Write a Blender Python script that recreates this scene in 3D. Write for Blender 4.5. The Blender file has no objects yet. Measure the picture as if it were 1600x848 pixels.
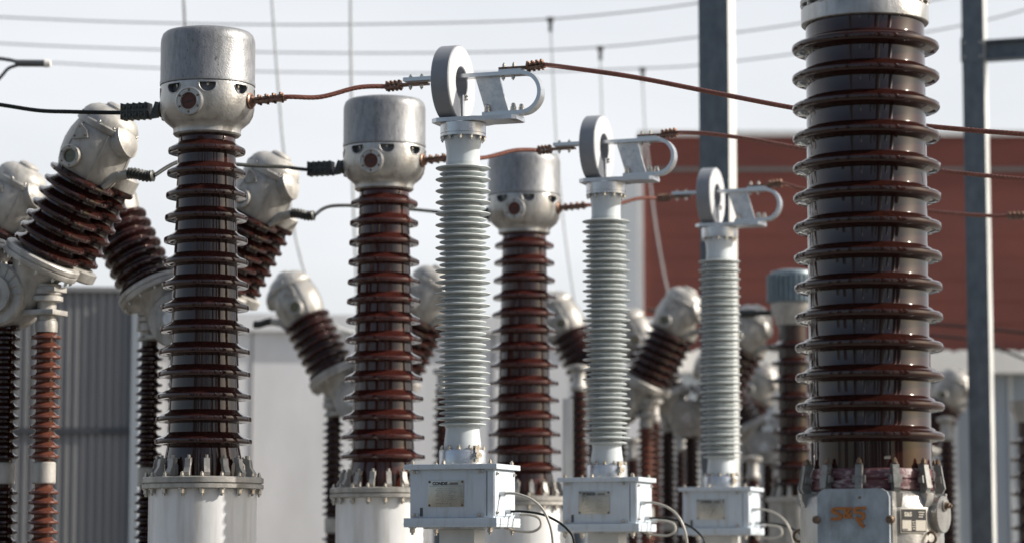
import bpy, bmesh, math, random
from mathutils import Vector, Matrix
R = math.radians
random.seed(7)
S = bpy.context.scene
COL = S.collection

# ------------------------------------------------------------------ camera
F = 4200.0; ZC = 1.7; TH = math.atan(448.0 / F)
cam = bpy.data.cameras.new('camera'); co = bpy.data.objects.new('camera', cam); COL.objects.link(co)
cam.sensor_width = 36; cam.lens = F / 1600 * 36
cam.clip_start = 0.1; cam.clip_end = 3000
cam.dof.use_dof = True; cam.dof.focus_distance = 16.0; cam.dof.aperture_fstop = 1.45
co.location = (0, 0, ZC); co.rotation_euler = (R(90) + TH, 0, 0)
S.camera = co
S.render.resolution_x = 1024; S.render.resolution_y = 542

# ------------------------------------------------------------------ light
SUN_AZ = 87.0; SUN_EL = 30.0          # azimuth from -Y (towards the camera) round to +X
sv = Vector((math.sin(R(SUN_AZ)) * math.cos(R(SUN_EL)), -math.cos(R(SUN_AZ)) * math.cos(R(SUN_EL)), math.sin(R(SUN_EL))))
w = bpy.data.worlds.new('World'); S.world = w; w.use_nodes = True
nt = w.node_tree; bg = nt.nodes['Background']
sky = nt.nodes.new('ShaderNodeTexSky'); sky.sky_type = 'NISHITA'; sky.sun_disc = False
sky.sun_elevation = R(SUN_EL); sky.sun_rotation = math.atan2(sv.x, sv.y)
sky.air_density = 1.0; sky.dust_density = 3.0; sky.ozone_density = 1.0
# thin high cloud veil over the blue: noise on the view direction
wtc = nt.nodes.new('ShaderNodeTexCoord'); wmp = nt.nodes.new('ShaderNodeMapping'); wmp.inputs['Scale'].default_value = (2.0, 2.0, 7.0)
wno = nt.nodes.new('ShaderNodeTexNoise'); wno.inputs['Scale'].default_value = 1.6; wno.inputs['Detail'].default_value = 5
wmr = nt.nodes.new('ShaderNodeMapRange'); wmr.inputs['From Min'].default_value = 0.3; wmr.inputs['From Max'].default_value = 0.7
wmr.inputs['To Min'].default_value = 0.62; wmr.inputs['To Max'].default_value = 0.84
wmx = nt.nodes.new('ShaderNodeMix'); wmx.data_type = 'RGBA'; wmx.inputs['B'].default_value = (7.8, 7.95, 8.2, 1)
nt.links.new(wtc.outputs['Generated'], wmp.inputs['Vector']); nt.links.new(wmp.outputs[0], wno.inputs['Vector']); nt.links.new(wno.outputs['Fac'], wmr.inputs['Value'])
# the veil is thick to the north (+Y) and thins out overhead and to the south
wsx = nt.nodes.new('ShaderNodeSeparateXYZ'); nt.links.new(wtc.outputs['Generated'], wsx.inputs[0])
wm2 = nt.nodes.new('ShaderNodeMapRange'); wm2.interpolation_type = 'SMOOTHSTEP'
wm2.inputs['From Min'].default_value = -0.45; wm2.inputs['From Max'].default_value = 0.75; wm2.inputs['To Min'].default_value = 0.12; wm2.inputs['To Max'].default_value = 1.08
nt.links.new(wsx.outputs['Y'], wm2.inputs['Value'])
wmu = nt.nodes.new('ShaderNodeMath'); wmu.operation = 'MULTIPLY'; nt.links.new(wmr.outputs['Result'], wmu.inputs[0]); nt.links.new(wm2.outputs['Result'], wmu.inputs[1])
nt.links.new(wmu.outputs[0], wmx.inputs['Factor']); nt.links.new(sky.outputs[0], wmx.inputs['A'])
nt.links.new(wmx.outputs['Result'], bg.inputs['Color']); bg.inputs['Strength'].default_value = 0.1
sl = bpy.data.lights.new('sun', 'SUN'); sl.energy = 5.0; sl.angle = R(0.53); sl.color = (1.0, 0.93, 0.83)
so = bpy.data.objects.new('sun', sl); COL.objects.link(so)
so.rotation_euler = sv.to_track_quat('Z', 'Y').to_euler(); so.location = (30, -5, 40)
S.view_settings.view_transform = 'Standard'; S.view_settings.look = 'None'
S.view_settings.exposure = 0.33; S.view_settings.gamma = 1
S.cycles.max_bounces = 8; S.cycles.sample_clamp_indirect = 6

# ------------------------------------------------------------------ pixel helpers
def H(y, D):                       # height of something seen on photo row y at ground distance D
    return ZC + D * math.tan(TH + math.atan((424 - y) / F))
def X(x, D, z=3.0):
    d = D * math.cos(TH) + (z - ZC) * math.sin(TH)
    return (x - 800) / F * d
def P(x, y, D):
    z = H(y, D); return Vector((X(x, D, z), D, z))
BUS = R(-19.5)
# ------------------------------------------------------------------ mesh helpers
class MB:
    def __init__(s): s.v = []; s.f = []
    def add(s, vs, fs, M=None):
        n = len(s.v)
        for p in vs:
            p = Vector(p)
            s.v.append(M @ p if M is not None else p)
        for q in fs: s.f.append([i + n for i in q])
        return s
    def lathe(s, prof, seg=48, M=None):
        vs = []; fs = []; n = len(prof)
        for r, z in prof:
            for k in range(seg):
                a = 2 * math.pi * k / seg; vs.append((r * math.cos(a), r * math.sin(a), z))
        for i in range(n - 1):
            for k in range(seg):
                k2 = (k + 1) % seg
                fs.append([i * seg + k, i * seg + k2, (i + 1) * seg + k2, (i + 1) * seg + k])
        fs.append([k for k in range(seg)][::-1]); fs.append([(n - 1) * seg + k for k in range(seg)])
        return s.add(vs, fs, M)
    def tubeshape(s, prof, seg=48, M=None):      # closed profile (ring shapes)
        vs = []; fs = []; n = len(prof)
        for r, z in prof:
            for k in range(seg):
                a = 2 * math.pi * k / seg; vs.append((r * math.cos(a), r * math.sin(a), z))
        for i in range(n):
            j = (i + 1) % n
            for k in range(seg):
                k2 = (k + 1) % seg
                fs.append([i * seg + k, i * seg + k2, j * seg + k2, j * seg + k])
        return s.add(vs, fs, M)
    def cyl(s, a, b, r, r2=None, seg=16):
        a = Vector(a); b = Vector(b); d = b - a; L = d.length
        M = Matrix.Translation(a) @ d.to_track_quat('Z', 'Y').to_matrix().to_4x4()
        r2 = r if r2 is None else r2
        return s.lathe([(r, 0), (r2, L)], seg, M)
    def box(s, x0, x1, y0, y1, z0, z1, M=None, bev=0.0):
        if bev <= 0:
            vs = [(x, y, z) for x in (x0, x1) for y in (y0, y1) for z in (z0, z1)]
            fs = [[0, 1, 3, 2], [4, 6, 7, 5], [0, 4, 5, 1], [2, 3, 7, 6], [0, 2, 6, 4], [1, 5, 7, 3]]
            return s.add(vs, fs, M)
        bm = bmesh.new(); bmesh.ops.create_cube(bm, size=1)
        for v in bm.verts:
            v.co = Vector(((x0 + x1) / 2 + v.co.x * (x1 - x0), (y0 + y1) / 2 + v.co.y * (y1 - y0), (z0 + z1) / 2 + v.co.z * (z1 - z0)))
        bmesh.ops.bevel(bm, geom=list(bm.edges), offset=bev, segments=2, affect='EDGES', profile=0.6)
        bm.verts.index_update()
        s.add([v.co.copy() for v in bm.verts], [[v.index for v in f.verts] for f in bm.faces], M); bm.free()
        return s
    def prism(s, poly, z0, z1, M=None):
        n = len(poly)
        vs = [(p[0], p[1], z0) for p in poly] + [(p[0], p[1], z1) for p in poly]
        fs = [list(range(n))[::-1], list(range(n, 2 * n))] + [[i, (i + 1) % n, n + (i + 1) % n, n + i] for i in range(n)]
        return s.add(vs, fs, M)
    def tube(s, pts, r, seg=10, lobes=0, twist=0.0, amp=0.0):
        pts = [Vector(p) for p in pts]; n = len(pts); vs = []; fs = []
        up = Vector((0, 0, 1)); ln = 0
        prev = None
        for i, p in enumerate(pts):
            t = (pts[min(i + 1, n - 1)] - pts[max(i - 1, 0)]).normalized()
            if prev is None:
                a = t.cross(up)
                if a.length < 1e-3: a = t.cross(Vector((1, 0, 0)))
                a.normalize()
            else:
                a = (prev - t * prev.dot(t)).normalized()
            prev = a; b = t.cross(a)
            if i: ln += (p - pts[i - 1]).length
            rr = r[i] if isinstance(r, (list, tuple)) else r
            for k in range(seg):
                th = 2 * math.pi * k / seg
                q = rr * (1 + amp * math.cos(lobes * th)) if lobes else rr
                th2 = th + twist * ln
                vs.append(p + a * (q * math.cos(th2)) + b * (q * math.sin(th2)))
        for i in range(n - 1):
            for k in range(seg):
                k2 = (k + 1) % seg
                fs.append([i * seg + k, (i + 1) * seg + k, (i + 1) * seg + k2, i * seg + k2])
        fs.append(list(range(seg))); fs.append([(n - 1) * seg + k for k in range(seg)][::-1])
        return s.add(vs, fs)
    def ribbon(s, pts, wd, z0, z1, M=None):      # flat mitred stroke in xy, extruded in z
        n = len(pts); L = []; Rr = []
        for i in range(n):
            p = Vector(pts[i]).to_2d()
            d0 = (p - Vector(pts[i - 1]).to_2d()).normalized() if i else None
            d1 = (Vector(pts[i + 1]).to_2d() - p).normalized() if i < n - 1 else None
            if d0 is None: d0 = d1
            if d1 is None: d1 = d0
            t = (d0 + d1).normalized(); nn = Vector((-t.y, t.x)); c = max(0.5, t.dot(d1))
            L.append(p + nn * wd / 2 / c); Rr.append(p - nn * wd / 2 / c)
        vs = [(q.x, q.y, z) for z in (z0, z1) for q in L + Rr]; m = 2 * n; fs = []
        for i in range(n - 1):
            fs.append([m + i, m + n + i, m + n + i + 1, m + i + 1]); fs.append([i, i + 1, n + i + 1, n + i])
            fs.append([i, m + i, m + i + 1, i + 1]); fs.append([n + i, n + i + 1, m + n + i + 1, m + n + i])
        fs.append([0, n, m + n, m]); fs.append([n - 1, m + n - 1, m + 2 * n - 1, 2 * n - 1])
        return s.add(vs, fs, M)
    def mesh(s, name, mat, smooth=35):
        me = bpy.data.meshes.new(name); me.from_pydata([tuple(v) for v in s.v], [], s.f); me.update()
        bm = bmesh.new(); bm.from_mesh(me); bmesh.ops.recalc_face_normals(bm, faces=bm.faces); bm.to_mesh(me); bm.free()
        if smooth:
            me.shade_smooth(); me.set_sharp_from_angle(angle=R(smooth))
        me.materials.append(mat)
        return me
    def build(s, name, mat, parent=None, smooth=35, M=None):
        o = bpy.data.objects.new(name, s.mesh(name, mat, smooth)); COL.objects.link(o)
        if parent is not None: o.parent = parent
        if M is not None: o.matrix_basis = M
        return o
def tag(o, label=None, cat=None, group=None, kind=None):
    if label: o['label'] = label
    if cat: o['category'] = cat
    if group: o['group'] = group
    if kind: o['kind'] = kind
    elif label and cat: o['kind'] = 'thing'
    return o
def empty(name, loc, rz=0.0):
    o = bpy.data.objects.new(name, None); COL.objects.link(o)
    o.location = loc; o.rotation_euler = (0, 0, rz); o.empty_display_size = 0.2
    return o
def copy_tree(o, parent=None):
    c = o.copy(); COL.objects.link(c)
    if parent is not None: c.parent = parent
    for ch in list(o.children): copy_tree(ch, c)
    return c
def place(me, name, M, parent):
    o = bpy.data.objects.new(name, me); COL.objects.link(o); o.parent = parent; o.matrix_basis = M; return o
def T(x, y, z): return Matrix.Translation((x, y, z))
def rad(phi, r, z):
    """frame on a vertical cylinder: phi degrees from local -Y towards +X; X tangent right, Y up, Z outward"""
    a = R(phi); o = Vector((math.sin(a), -math.cos(a), 0)); t = Vector((math.cos(a), math.sin(a), 0))
    M = Matrix(((t.x, 0, o.x, o.x * r), (t.y, 0, o.y, o.y * r), (0, 1, 0, z), (0, 0, 0, 1)))
    return M
def text_mb(txt, size, depth, M, font_off=0.0, shear=0.0):
    cu = bpy.data.curves.new('t', 'FONT'); cu.body = txt; cu.size = size; cu.extrude = depth; cu.align_x = 'CENTER'; cu.align_y = 'CENTER'
    cu.offset = font_off; cu.shear = shear; cu.resolution_u = 3
    o = bpy.data.objects.new('t', cu); COL.objects.link(o)
    dg = bpy.context.evaluated_depsgraph_get(); me = bpy.data.meshes.new_from_object(o.evaluated_get(dg))
    mb = MB(); mb.add([v.co.copy() for v in me.vertices], [list(p.vertices) for p in me.polygons], M)
    bpy.data.objects.remove(o); bpy.data.meshes.remove(me); bpy.data.curves.remove(cu)
    return mb
def spline(pts, n=10):
    pts = [Vector(p) for p in pts]; out = []
    for i in range(len(pts) - 1):
        p0 = pts[max(i - 1, 0)]; p1 = pts[i]; p2 = pts[i + 1]; p3 = pts[min(i + 2, len(pts) - 1)]
        for k in range(n):
            t = k / n
            out.append(0.5 * ((2 * p1) + (p2 - p0) * t + (2 * p0 - 5 * p1 + 4 * p2 - p3) * t * t + (3 * p1 - p0 - 3 * p2 + p3) * t ** 3))
    out.append(pts[-1]); return out

# ------------------------------------------------------------------ materials
def mat(name, col, rough=0.5, metal=0.0, col2=None, nscale=(6, 6, 6), rvar=0.15, bump=0.0, bscale=40, spec=0.5,
        coat=0.0, coatr=0.04, streak=None, streak_amt=0.5, detail=6, pits=None, contrast=(0.35, 0.65)):
    m = bpy.data.materials.new(name); m.use_nodes = True; t = m.node_tree; b = t.nodes['Principled BSDF']
    b.inputs['Roughness'].default_value = rough; b.inputs['Metallic'].default_value = metal
    b.inputs['Specular IOR Level'].default_value = spec; b.inputs['Coat Weight'].default_value = coat
    b.inputs['Coat Roughness'].default_value = coatr
    tc = t.nodes.new('ShaderNodeTexCoord'); oi = t.nodes.new('ShaderNodeObjectInfo')
    ad = t.nodes.new('ShaderNodeVectorMath'); ad.operation = 'ADD'
    t.links.new(tc.outputs['Object'], ad.inputs[0]); t.links.new(oi.outputs['Random'], ad.inputs[1])
    mp = t.nodes.new('ShaderNodeMapping'); mp.inputs['Scale'].default_value = nscale
    t.links.new(ad.outputs[0], mp.inputs['Vector'])
    n = t.nodes.new('ShaderNodeTexNoise'); n.inputs['Scale'].default_value = 1.0; n.inputs['Detail'].default_value = detail
    n.inputs['Roughness'].default_value = 0.6
    t.links.new(mp.outputs[0], n.inputs['Vector'])
    cr = t.nodes.new('ShaderNodeValToRGB'); cr.color_ramp.elements[0].position = contrast[0]; cr.color_ramp.elements[1].position = contrast[1]
    cr.color_ramp.elements[0].color = (*(col2 or col), 1); cr.color_ramp.elements[1].color = (*col, 1)
    t.links.new(n.outputs['Fac'], cr.inputs['Fac']); out = cr.outputs['Color']
    if streak:      # dark runs and grime with a shape of their own
        mp2 = t.nodes.new('ShaderNodeMapping'); mp2.inputs['Scale'].default_value = streak[0]
        t.links.new(ad.outputs[0], mp2.inputs['Vector'])
        n2 = t.nodes.new('ShaderNodeTexNoise'); n2.inputs['Scale'].default_value = 1; n2.inputs['Detail'].default_value = 4
        t.links.new(mp2.outputs[0], n2.inputs['Vector'])
        c2 = t.nodes.new('ShaderNodeValToRGB'); c2.color_ramp.elements[0].position = 0.5; c2.color_ramp.elements[1].position = 0.68
        c2.color_ramp.elements[0].color = (0, 0, 0, 1); c2.color_ramp.elements[1].color = (streak_amt,) * 3 + (1,)
        t.links.new(n2.outputs['Fac'], c2.inputs['Fac'])
        mx = t.nodes.new('ShaderNodeMix'); mx.data_type = 'RGBA'
        t.links.new(c2.outputs['Color'], mx.inputs['Factor']); t.links.new(out, mx.inputs['A']); mx.inputs['B'].default_value = (*streak[1], 1)
        out = mx.outputs['Result']
    if pits:        # small dark specks: (scale vector, colour, size)
        mp3 = t.nodes.new('ShaderNodeMapping'); mp3.inputs['Scale'].default_value = pits[0]
        t.links.new(ad.outputs[0], mp3.inputs['Vector'])
        n3 = t.nodes.new('ShaderNodeTexNoise'); n3.inputs['Scale'].default_value = 1; n3.inputs['Detail'].default_value = 2
        t.links.new(mp3.outputs[0], n3.inputs['Vector'])
        c3 = t.nodes.new('ShaderNodeValToRGB'); c3.color_ramp.elements[0].position = pits[2]; c3.color_ramp.elements[1].position = pits[2] + 0.04
        c3.color_ramp.elements[0].color = (0, 0, 0, 1); c3.color_ramp.elements[1].color = (0.8, 0.8, 0.8, 1)
        t.links.new(n3.outputs['Fac'], c3.inputs['Fac'])
        mx = t.nodes.new('ShaderNodeMix'); mx.data_type = 'RGBA'
        t.links.new(c3.outputs['Color'], mx.inputs['Factor']); t.links.new(out, mx.inputs['A']); mx.inputs['B'].default_value = (*pits[1], 1)
        out = mx.outputs['Result']
    t.links.new(out, b.inputs['Base Color'])
    mr = t.nodes.new('ShaderNodeMapRange'); mr.inputs['To Min'].default_value = max(0.02, rough - rvar); mr.inputs['To Max'].default_value = min(1, rough + rvar)
    mr.inputs['From Min'].default_value = 0.3; mr.inputs['From Max'].default_value = 0.7
    t.links.new(n.outputs['Fac'], mr.inputs['Value']); t.links.new(mr.outputs['Result'], b.inputs['Roughness'])
    if bump:
        nb = t.nodes.new('ShaderNodeTexNoise'); nb.inputs['Scale'].default_value = bscale; nb.inputs['Detail'].default_value = 3
        t.links.new(ad.outputs[0], nb.inputs['Vector'])
        bp = t.nodes.new('ShaderNodeBump'); bp.inputs['Strength'].default_value = bump; bp.inputs['Distance'].default_value = 0.01
        t.links.new(nb.outputs['Fac'], bp.inputs['Height']); t.links.new(bp.outputs['Normal'], b.inputs['Normal'])
    return m
M_CAP = mat('weathered_cap_paint', (0.27, 0.278, 0.288), 0.44, 0.5, (0.19, 0.195, 0.205), (40, 40, 14), 0.08, 0.2, 110,
            streak=((30, 30, 5), (0.13, 0.13, 0.13)), streak_amt=0.4, pits=((90, 90, 45), (0.07, 0.07, 0.07), 0.66))
M_CAST = mat('cast_aluminium', (0.47, 0.465, 0.45), 0.34, 0.7, (0.31, 0.305, 0.295), (8, 8, 4), 0.12, 0.15, 70,
             streak=((20, 20, 2.5), (0.22, 0.2, 0.17)), streak_amt=0.45)
M_CASTD = mat('dusty_cast_aluminium', (0.46, 0.445, 0.42), 0.48, 0.3, (0.28, 0.275, 0.26), (7, 7, 5), 0.15, 0.15, 50,
              streak=((16, 16, 3), (0.18, 0.16, 0.13)), streak_amt=0.5)
M_DARK = mat('dark_recess', (0.075, 0.08, 0.09), 0.4, 0.3)
M_POCKET = mat('pocket_shade_grey', (0.20, 0.21, 0.225), 0.5, 0.2, (0.12, 0.125, 0.135), (30, 30, 30))  # darker than the casting: shade of the recess put into the colour
M_GLASSR = mat('sight_glass_brown', (0.12, 0.045, 0.035), 0.15, 0.0, (0.08, 0.03, 0.025), spec=0.2)
M_GLASSY = mat('sight_glass_amber', (0.10, 0.085, 0.02), 0.1, 0.0, (0.03, 0.03, 0.015), (30, 30, 30), coat=0.5)
def porcelain(name, c, c2):
    return mat(name, c, 0.035, 0.0, c2, (22, 22, 3), 0.02, 0.012, 9, 0.48, coat=0.15, coatr=0.11,
               streak=((42, 42, 2.2), tuple(x * 0.5 for x in c)), streak_amt=0.12)
M_PORC = porcelain('brown_glazed_porcelain', (0.036, 0.0115, 0.0095), (0.022, 0.008, 0.007))
M_PORCR = porcelain('red_brown_glazed_porcelain', (0.052, 0.0145, 0.0115), (0.038, 0.010, 0.008))
M_PORCD = porcelain('dark_glazed_porcelain', (0.030, 0.009, 0.0065), (0.018, 0.006, 0.005))
M_PORC_SUNLIT = mat('sunlit_tan_porcelain', (0.125, 0.045, 0.03), 0.16, 0, (0.085, 0.03, 0.02), (10, 10, 10), 0.06, spec=0.5)  # sun on this column put into a redder, lighter porcelain colour
M_TANK = mat('white_tank_paint', (0.78, 0.795, 0.81), 0.38, 0, (0.66, 0.67, 0.67), (5, 5, 2), 0.08, 0.04, 30,
             streak=((14, 14, 1.2), (0.40, 0.37, 0.31)), streak_amt=0.4)
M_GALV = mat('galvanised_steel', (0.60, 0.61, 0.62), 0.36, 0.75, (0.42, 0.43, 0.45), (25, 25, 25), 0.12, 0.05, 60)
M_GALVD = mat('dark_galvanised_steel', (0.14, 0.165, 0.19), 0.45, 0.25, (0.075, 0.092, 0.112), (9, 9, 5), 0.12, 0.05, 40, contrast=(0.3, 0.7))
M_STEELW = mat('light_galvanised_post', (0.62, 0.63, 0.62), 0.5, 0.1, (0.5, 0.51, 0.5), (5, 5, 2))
M_BOLT = mat('zinc_bolt', (0.55, 0.53, 0.5), 0.28, 0.9, (0.35, 0.33, 0.3), (60, 60, 60))
M_BOLTD = mat('rusty_bolt', (0.24, 0.17, 0.11), 0.5, 0.5, (0.12, 0.08, 0.06), (60, 60, 60))
M_ALU = mat('brushed_aluminium', (0.60, 0.62, 0.65), 0.3, 0.85, (0.53, 0.55, 0.58), (9, 9, 30), 0.05)
M_RING_SHADE = mat('ring_paint_shaded', (0.22, 0.235, 0.26), 0.45, 0, (0.20, 0.215, 0.24), (8, 8, 8))  # shade on the rim and bore put into a darker grey
M_RING_LIT = mat('ring_paint_lit', (0.52, 0.53, 0.545), 0.4, 0, (0.47, 0.48, 0.50), (8, 8, 8))  # same ring, sunlight on its face put into a paler grey
M_SIL = mat('grey_silicone', (0.49, 0.53, 0.535), 0.36, 0, (0.44, 0.48, 0.485), (10, 10, 5), 0.08)
M_NECK = mat('grey_neck_paint', (0.55, 0.60, 0.63), 0.35, 0.0, (0.5, 0.55, 0.58), (8, 8, 8))
M_BOX = mat('pale_grey_box_paint', (0.55, 0.62, 0.685), 0.38, 0, (0.51, 0.575, 0.64), (5, 5, 5), 0.08,
            streak=((30, 30, 4), (0.36, 0.35, 0.31)), streak_amt=0.35)
M_PLATE = mat('etched_steel_plate', (0.56, 0.55, 0.50), 0.32, 0.85, (0.36, 0.35, 0.32), (9, 9, 3), 0.1)
M_INK = mat('black_ink', (0.02, 0.02, 0.022), 0.5)
M_INKG = mat('grey_ink', (0.16, 0.15, 0.14), 0.6)
M_CREAM = mat('cream_print', (0.62, 0.58, 0.5), 0.5)
M_RUBBER = mat('black_rubber', (0.022, 0.024, 0.022), 0.45, 0, (0.045, 0.048, 0.045), (40, 40, 40))
M_CABLE = mat('black_cable_sheath', (0.010, 0.012, 0.012), 0.5, spec=0.25)
M_HOSE = mat('grey_cable_sheath', (0.42, 0.40, 0.36), 0.42)
M_COPPER = mat('weathered_copper', (0.27, 0.105, 0.075), 0.42, 0.4, (0.16, 0.062, 0.045), (60, 60, 60))
M_BRONZE = mat('bronze_clamp', (0.30, 0.17, 0.115), 0.38, 0.6, (0.085, 0.055, 0.042), (50, 50, 50))
M_WIRE = mat('overhead_wire', (0.42, 0.44, 0.45), 0.5, 0.4)
M_ORANGE = mat('rust_orange_letters', (0.45, 0.17, 0.035), 0.6, 0, (0.32, 0.11, 0.025), (40, 40, 40))
M_COVER = mat('stained_cover_casting', (0.42, 0.48, 0.53), 0.5, 0.3, (0.28, 0.325, 0.36), (14, 14, 9), 0.12, 0.15, 50,
              streak=((20, 20, 5), (0.20, 0.2, 0.2)), streak_amt=0.5)
M_MAUVE = mat('mauve_cement_band', (0.10, 0.035, 0.042), 0.4, 0, (0.42, 0.34, 0.34), (14, 14, 34), 0.1, 0.2, 60, contrast=(0.34, 0.50))
M_BRACK = mat('grey_clamp_casting', (0.26, 0.27, 0.265), 0.5, 0.4, (0.16, 0.155, 0.14), (30, 30, 30))
M_CONC = mat('concrete', (0.76, 0.775, 0.80), 0.85, 0, (0.62, 0.63, 0.645), (0.9, 0.9, 0.35), 0.05, 0.2, 3)
M_CORR = mat('dark_corrugated_sheet', (0.27, 0.27, 0.275), 0.5, 0.1, (0.22, 0.22, 0.225), (1, 1, 0.4))
M_BRICK = mat('red_brown_cladding', (0.21, 0.062, 0.045), 0.75, 0, (0.165, 0.048, 0.036), (0.5, 0.5, 1.6), 0.05)
M_WHITE = mat('white_trim', (0.78, 0.77, 0.74), 0.6, 0, (0.7, 0.69, 0.66), (1, 1, 1))
M_PANEL = mat('blue_grey_panel', (0.34, 0.385, 0.43), 0.55, 0, (0.29, 0.33, 0.37), (0.8, 0.8, 0.3))
M_GRAVEL = mat('gravel', (0.24, 0.225, 0.20), 0.95, 0, (0.14, 0.13, 0.115), (9, 9, 9), 0.03, 0.6, 25)
M_BLUEC = mat('blue_grey_cap', (0.18, 0.235, 0.27), 0.45, 0.2, (0.13, 0.17, 0.20), (9, 9, 9))

# ------------------------------------------------------------------ bolts (shared meshes)
def hexm(name, r, h, m):
    mb = MB(); mb.lathe([(r * 1.35, 0), (r * 1.35, h * 0.18)], 14); mb.lathe([(r, h * 0.18), (r, h * 0.9), (r * 0.8, h)], 6)
    mb.lathe([(r * 0.5, h), (r * 0.5, h * 1.35)], 8)
    return mb.mesh(name, m, 25)
B_S = hexm('bolt', 0.0085, 0.014, M_BOLT); B_M = hexm('bolt', 0.012, 0.022, M_BOLT); B_L = hexm('bolt', 0.017, 0.034, M_BOLT)
B_MD = hexm('bolt', 0.013, 0.022, M_BOLTD); B_T = hexm('bolt', 0.0055, 0.008, M_BOLTD)
def bolt(me, M, parent): return place(me, 'bolt', M, parent)
DOWN = Matrix.Rotation(math.pi, 4, 'X')

def shed_profile(z_bot, z_top, rc_bot, rc_top, ztips, rs, shape):
    """ztips: heights of tips from bottom to top; rs: function tip->radius; shape: [(kr, dz)] kr 0=core 1=tip"""
    pr = [(rc_bot, z_bot)]
    def rc(z): return rc_bot + (rc_top - rc_bot) * (z - z_bot) / (z_top - z_bot)
    for i, zt in enumerate(ztips):
        for kr, dz in shape:
            z = zt + dz; c = rc(z); pr.append((c + kr * (rs(i, zt) - c), z))
    pr.append((rc_top, z_top)); return pr

# ================================================================== SETTING
g = MB(); n = 60
for i in range(n + 1):
    for j in range(n + 1):
        pass
g.add([(-1500, -1500, 0), (1500, -1500, 0), (1500, 1500, 0), (-1500, 1500, 0)], [[0, 1, 2, 3]])
tag(g.build('ground', M_GRAVEL, smooth=0), kind='structure')

def corrugated(x0, x1, y, z0, z1, pitch, depth):
    mb = MB(); xs = []; x = x0; k = 0
    prof = [(0, 0), (0.38, 0), (0.5, depth), (0.88, depth), (1.0, 0)]
    while x < x1:
        for a, d in prof[:-1]: xs.append((x + a * pitch, y - d))
        x += pitch
    xs.append((x1, y)); m = len(xs)
    vs = [(a, b, z) for z in (z0, z1) for a, b in xs] + [(xs[-1][0], y + 6, z) for z in (z0, z1)] + [(x0, y + 6, z) for z in (z0, z1)]
    fs = [[i, i + 1, m + i + 1, m + i] for i in range(m - 1)]
    b = 2 * m
    fs += [[m - 1, b, b + 1, 2 * m - 1], [b, b + 2, b + 3, b + 1], [b + 2, 0, m, b + 3], list(range(m, 2 * m)) + [b + 1, b + 3]]
    mb.add(vs, fs); return mb
# dark corrugated shed at left
D = 32.0; sh = empty('corrugated_shed', (X(100, D), D, 0), R(5)); ox = X(100, D)
tag(sh, 'dark grey shed clad in vertical corrugated sheet at the left edge', 'shed')
corrugated(X(-420, D) - ox, X(205, D) - ox, 0, 0.0, H(453, D), 0.098, 0.030).build('wall', M_CORR, sh, smooth=0)
MB().box(X(-420, D) - ox, X(206, D) - ox, -0.075, 6.02, H(456, D), H(448, D)).build('roof_edge', M_CORR, sh, 0)
MB().box(X(-420, D) - ox, X(203, D) - ox, -0.06, -0.034, H(677, D), H(668, D)).build('rail', M_DARK, sh, 0)
MB().box(X(203, D) - ox, X(217, D) - ox, -0.11, 0.3, 0, H(452, D)).build('corner_trim', M_PANEL, sh, 0)
# concrete building
D = 38.0; cb = empty('concrete_building', (X(600, D), D, 0), R(6)); ox = X(600, D)
tag(cb, 'low pale concrete building with a flat parapet behind the middle columns', 'building')
MB().box(X(150, D) - ox, X(1060, D) - ox, 0, 9, 0, H(520, D)).build('wall', M_CONC, cb, 0)
MB().box(X(146, D) - ox, X(1064, D) - ox, -0.12, 9.1, H(519.5, D), H(493, D)).build('parapet', M_CONC, cb, 0)
for xx in (270, 392, 520, 640, 770, 900):
    MB().box(X(xx, D) - ox, X(xx + 2, D) - ox, -0.012, 0.02, 0.02, H(521, D)).build('panel_joint', M_INKG, cb, 0)
MB().box(X(368, D) - ox, X(430, D) - ox, 0.5, 1.5, H(493, D) + .01, H(486, D)).build('roof_vent', M_GALV, cb, 0)
# red building
D = 50.0; rb = empty('red_hall', (X(1400, D), D, 0)); ox = X(1400, D)
tag(rb, 'large red brown clad hall with a white roof edge and corner on the right', 'building')
MB().box(X(1006, D) - ox, X(2500, D) - ox, 0, 20, 0, H(214, D)).build('wall', M_BRICK, rb, 0)
MB().box(X(1000, D) - ox, X(2504, D) - ox, -0.08, 20.1, H(213.8, D), H(205, D)).build('roof_edge', M_WHITE, rb, 0)
MB().box(X(998, D) - ox, X(1007, D) - ox, -0.06, 20.05, 0, H(214.2, D)).build('corner_trim', M_WHITE, rb, 0)
MB().box(X(1007.5, D) - ox, X(2500, D) - ox, -0.03, 0.01, H(268, D), H(262, D)).build('dark_band', M_INKG, rb, 0)
for k in range(14):
    yy = 300 + k * 34
    MB().box(X(1007.5, D) - ox, X(2500, D) - ox, -0.003, 0.01, H(yy + 0.5, D), H(yy, D)).build('cladding_joint', M_BRICK, rb, 0)
# low panel building
D = 41.0; lb = empty('low_panel_building', (X(1400, D), D, 0), R(3)); ox = X(1400, D)
tag(lb, 'low blue grey panel building with a broad cream roof trim at the right', 'building')
MB().box(X(1068, D) - ox, X(2400, D) - ox, 0, 5, 0, H(584, D)).build('wall', M_PANEL, lb, 0)
MB().box(X(1060, D) - ox, X(2404, D) - ox, -0.35, 5.2, H(583.5, D), H(553, D)).build('roof_trim', M_WHITE, lb, 0)
mb = MB()
for k in range(60): mb.box(X(1060, D) - ox + 0.25 * k, X(1060, D) - ox + 0.25 * k + 0.13, -0.30, 5.1, H(552.8, D), H(548, D))
mb.build('roof_sheet', M_STEELW, lb, 0)
for xx in (1112, 1160, 1210, 1290, 1370, 1450, 1492, 1536, 1580):
    MB().box(X(xx, D) - ox, X(xx + 5, D) - ox, -0.05, 0.02, 0.02, H(585, D)).build('panel_post', M_STEELW, lb, 0)

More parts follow.
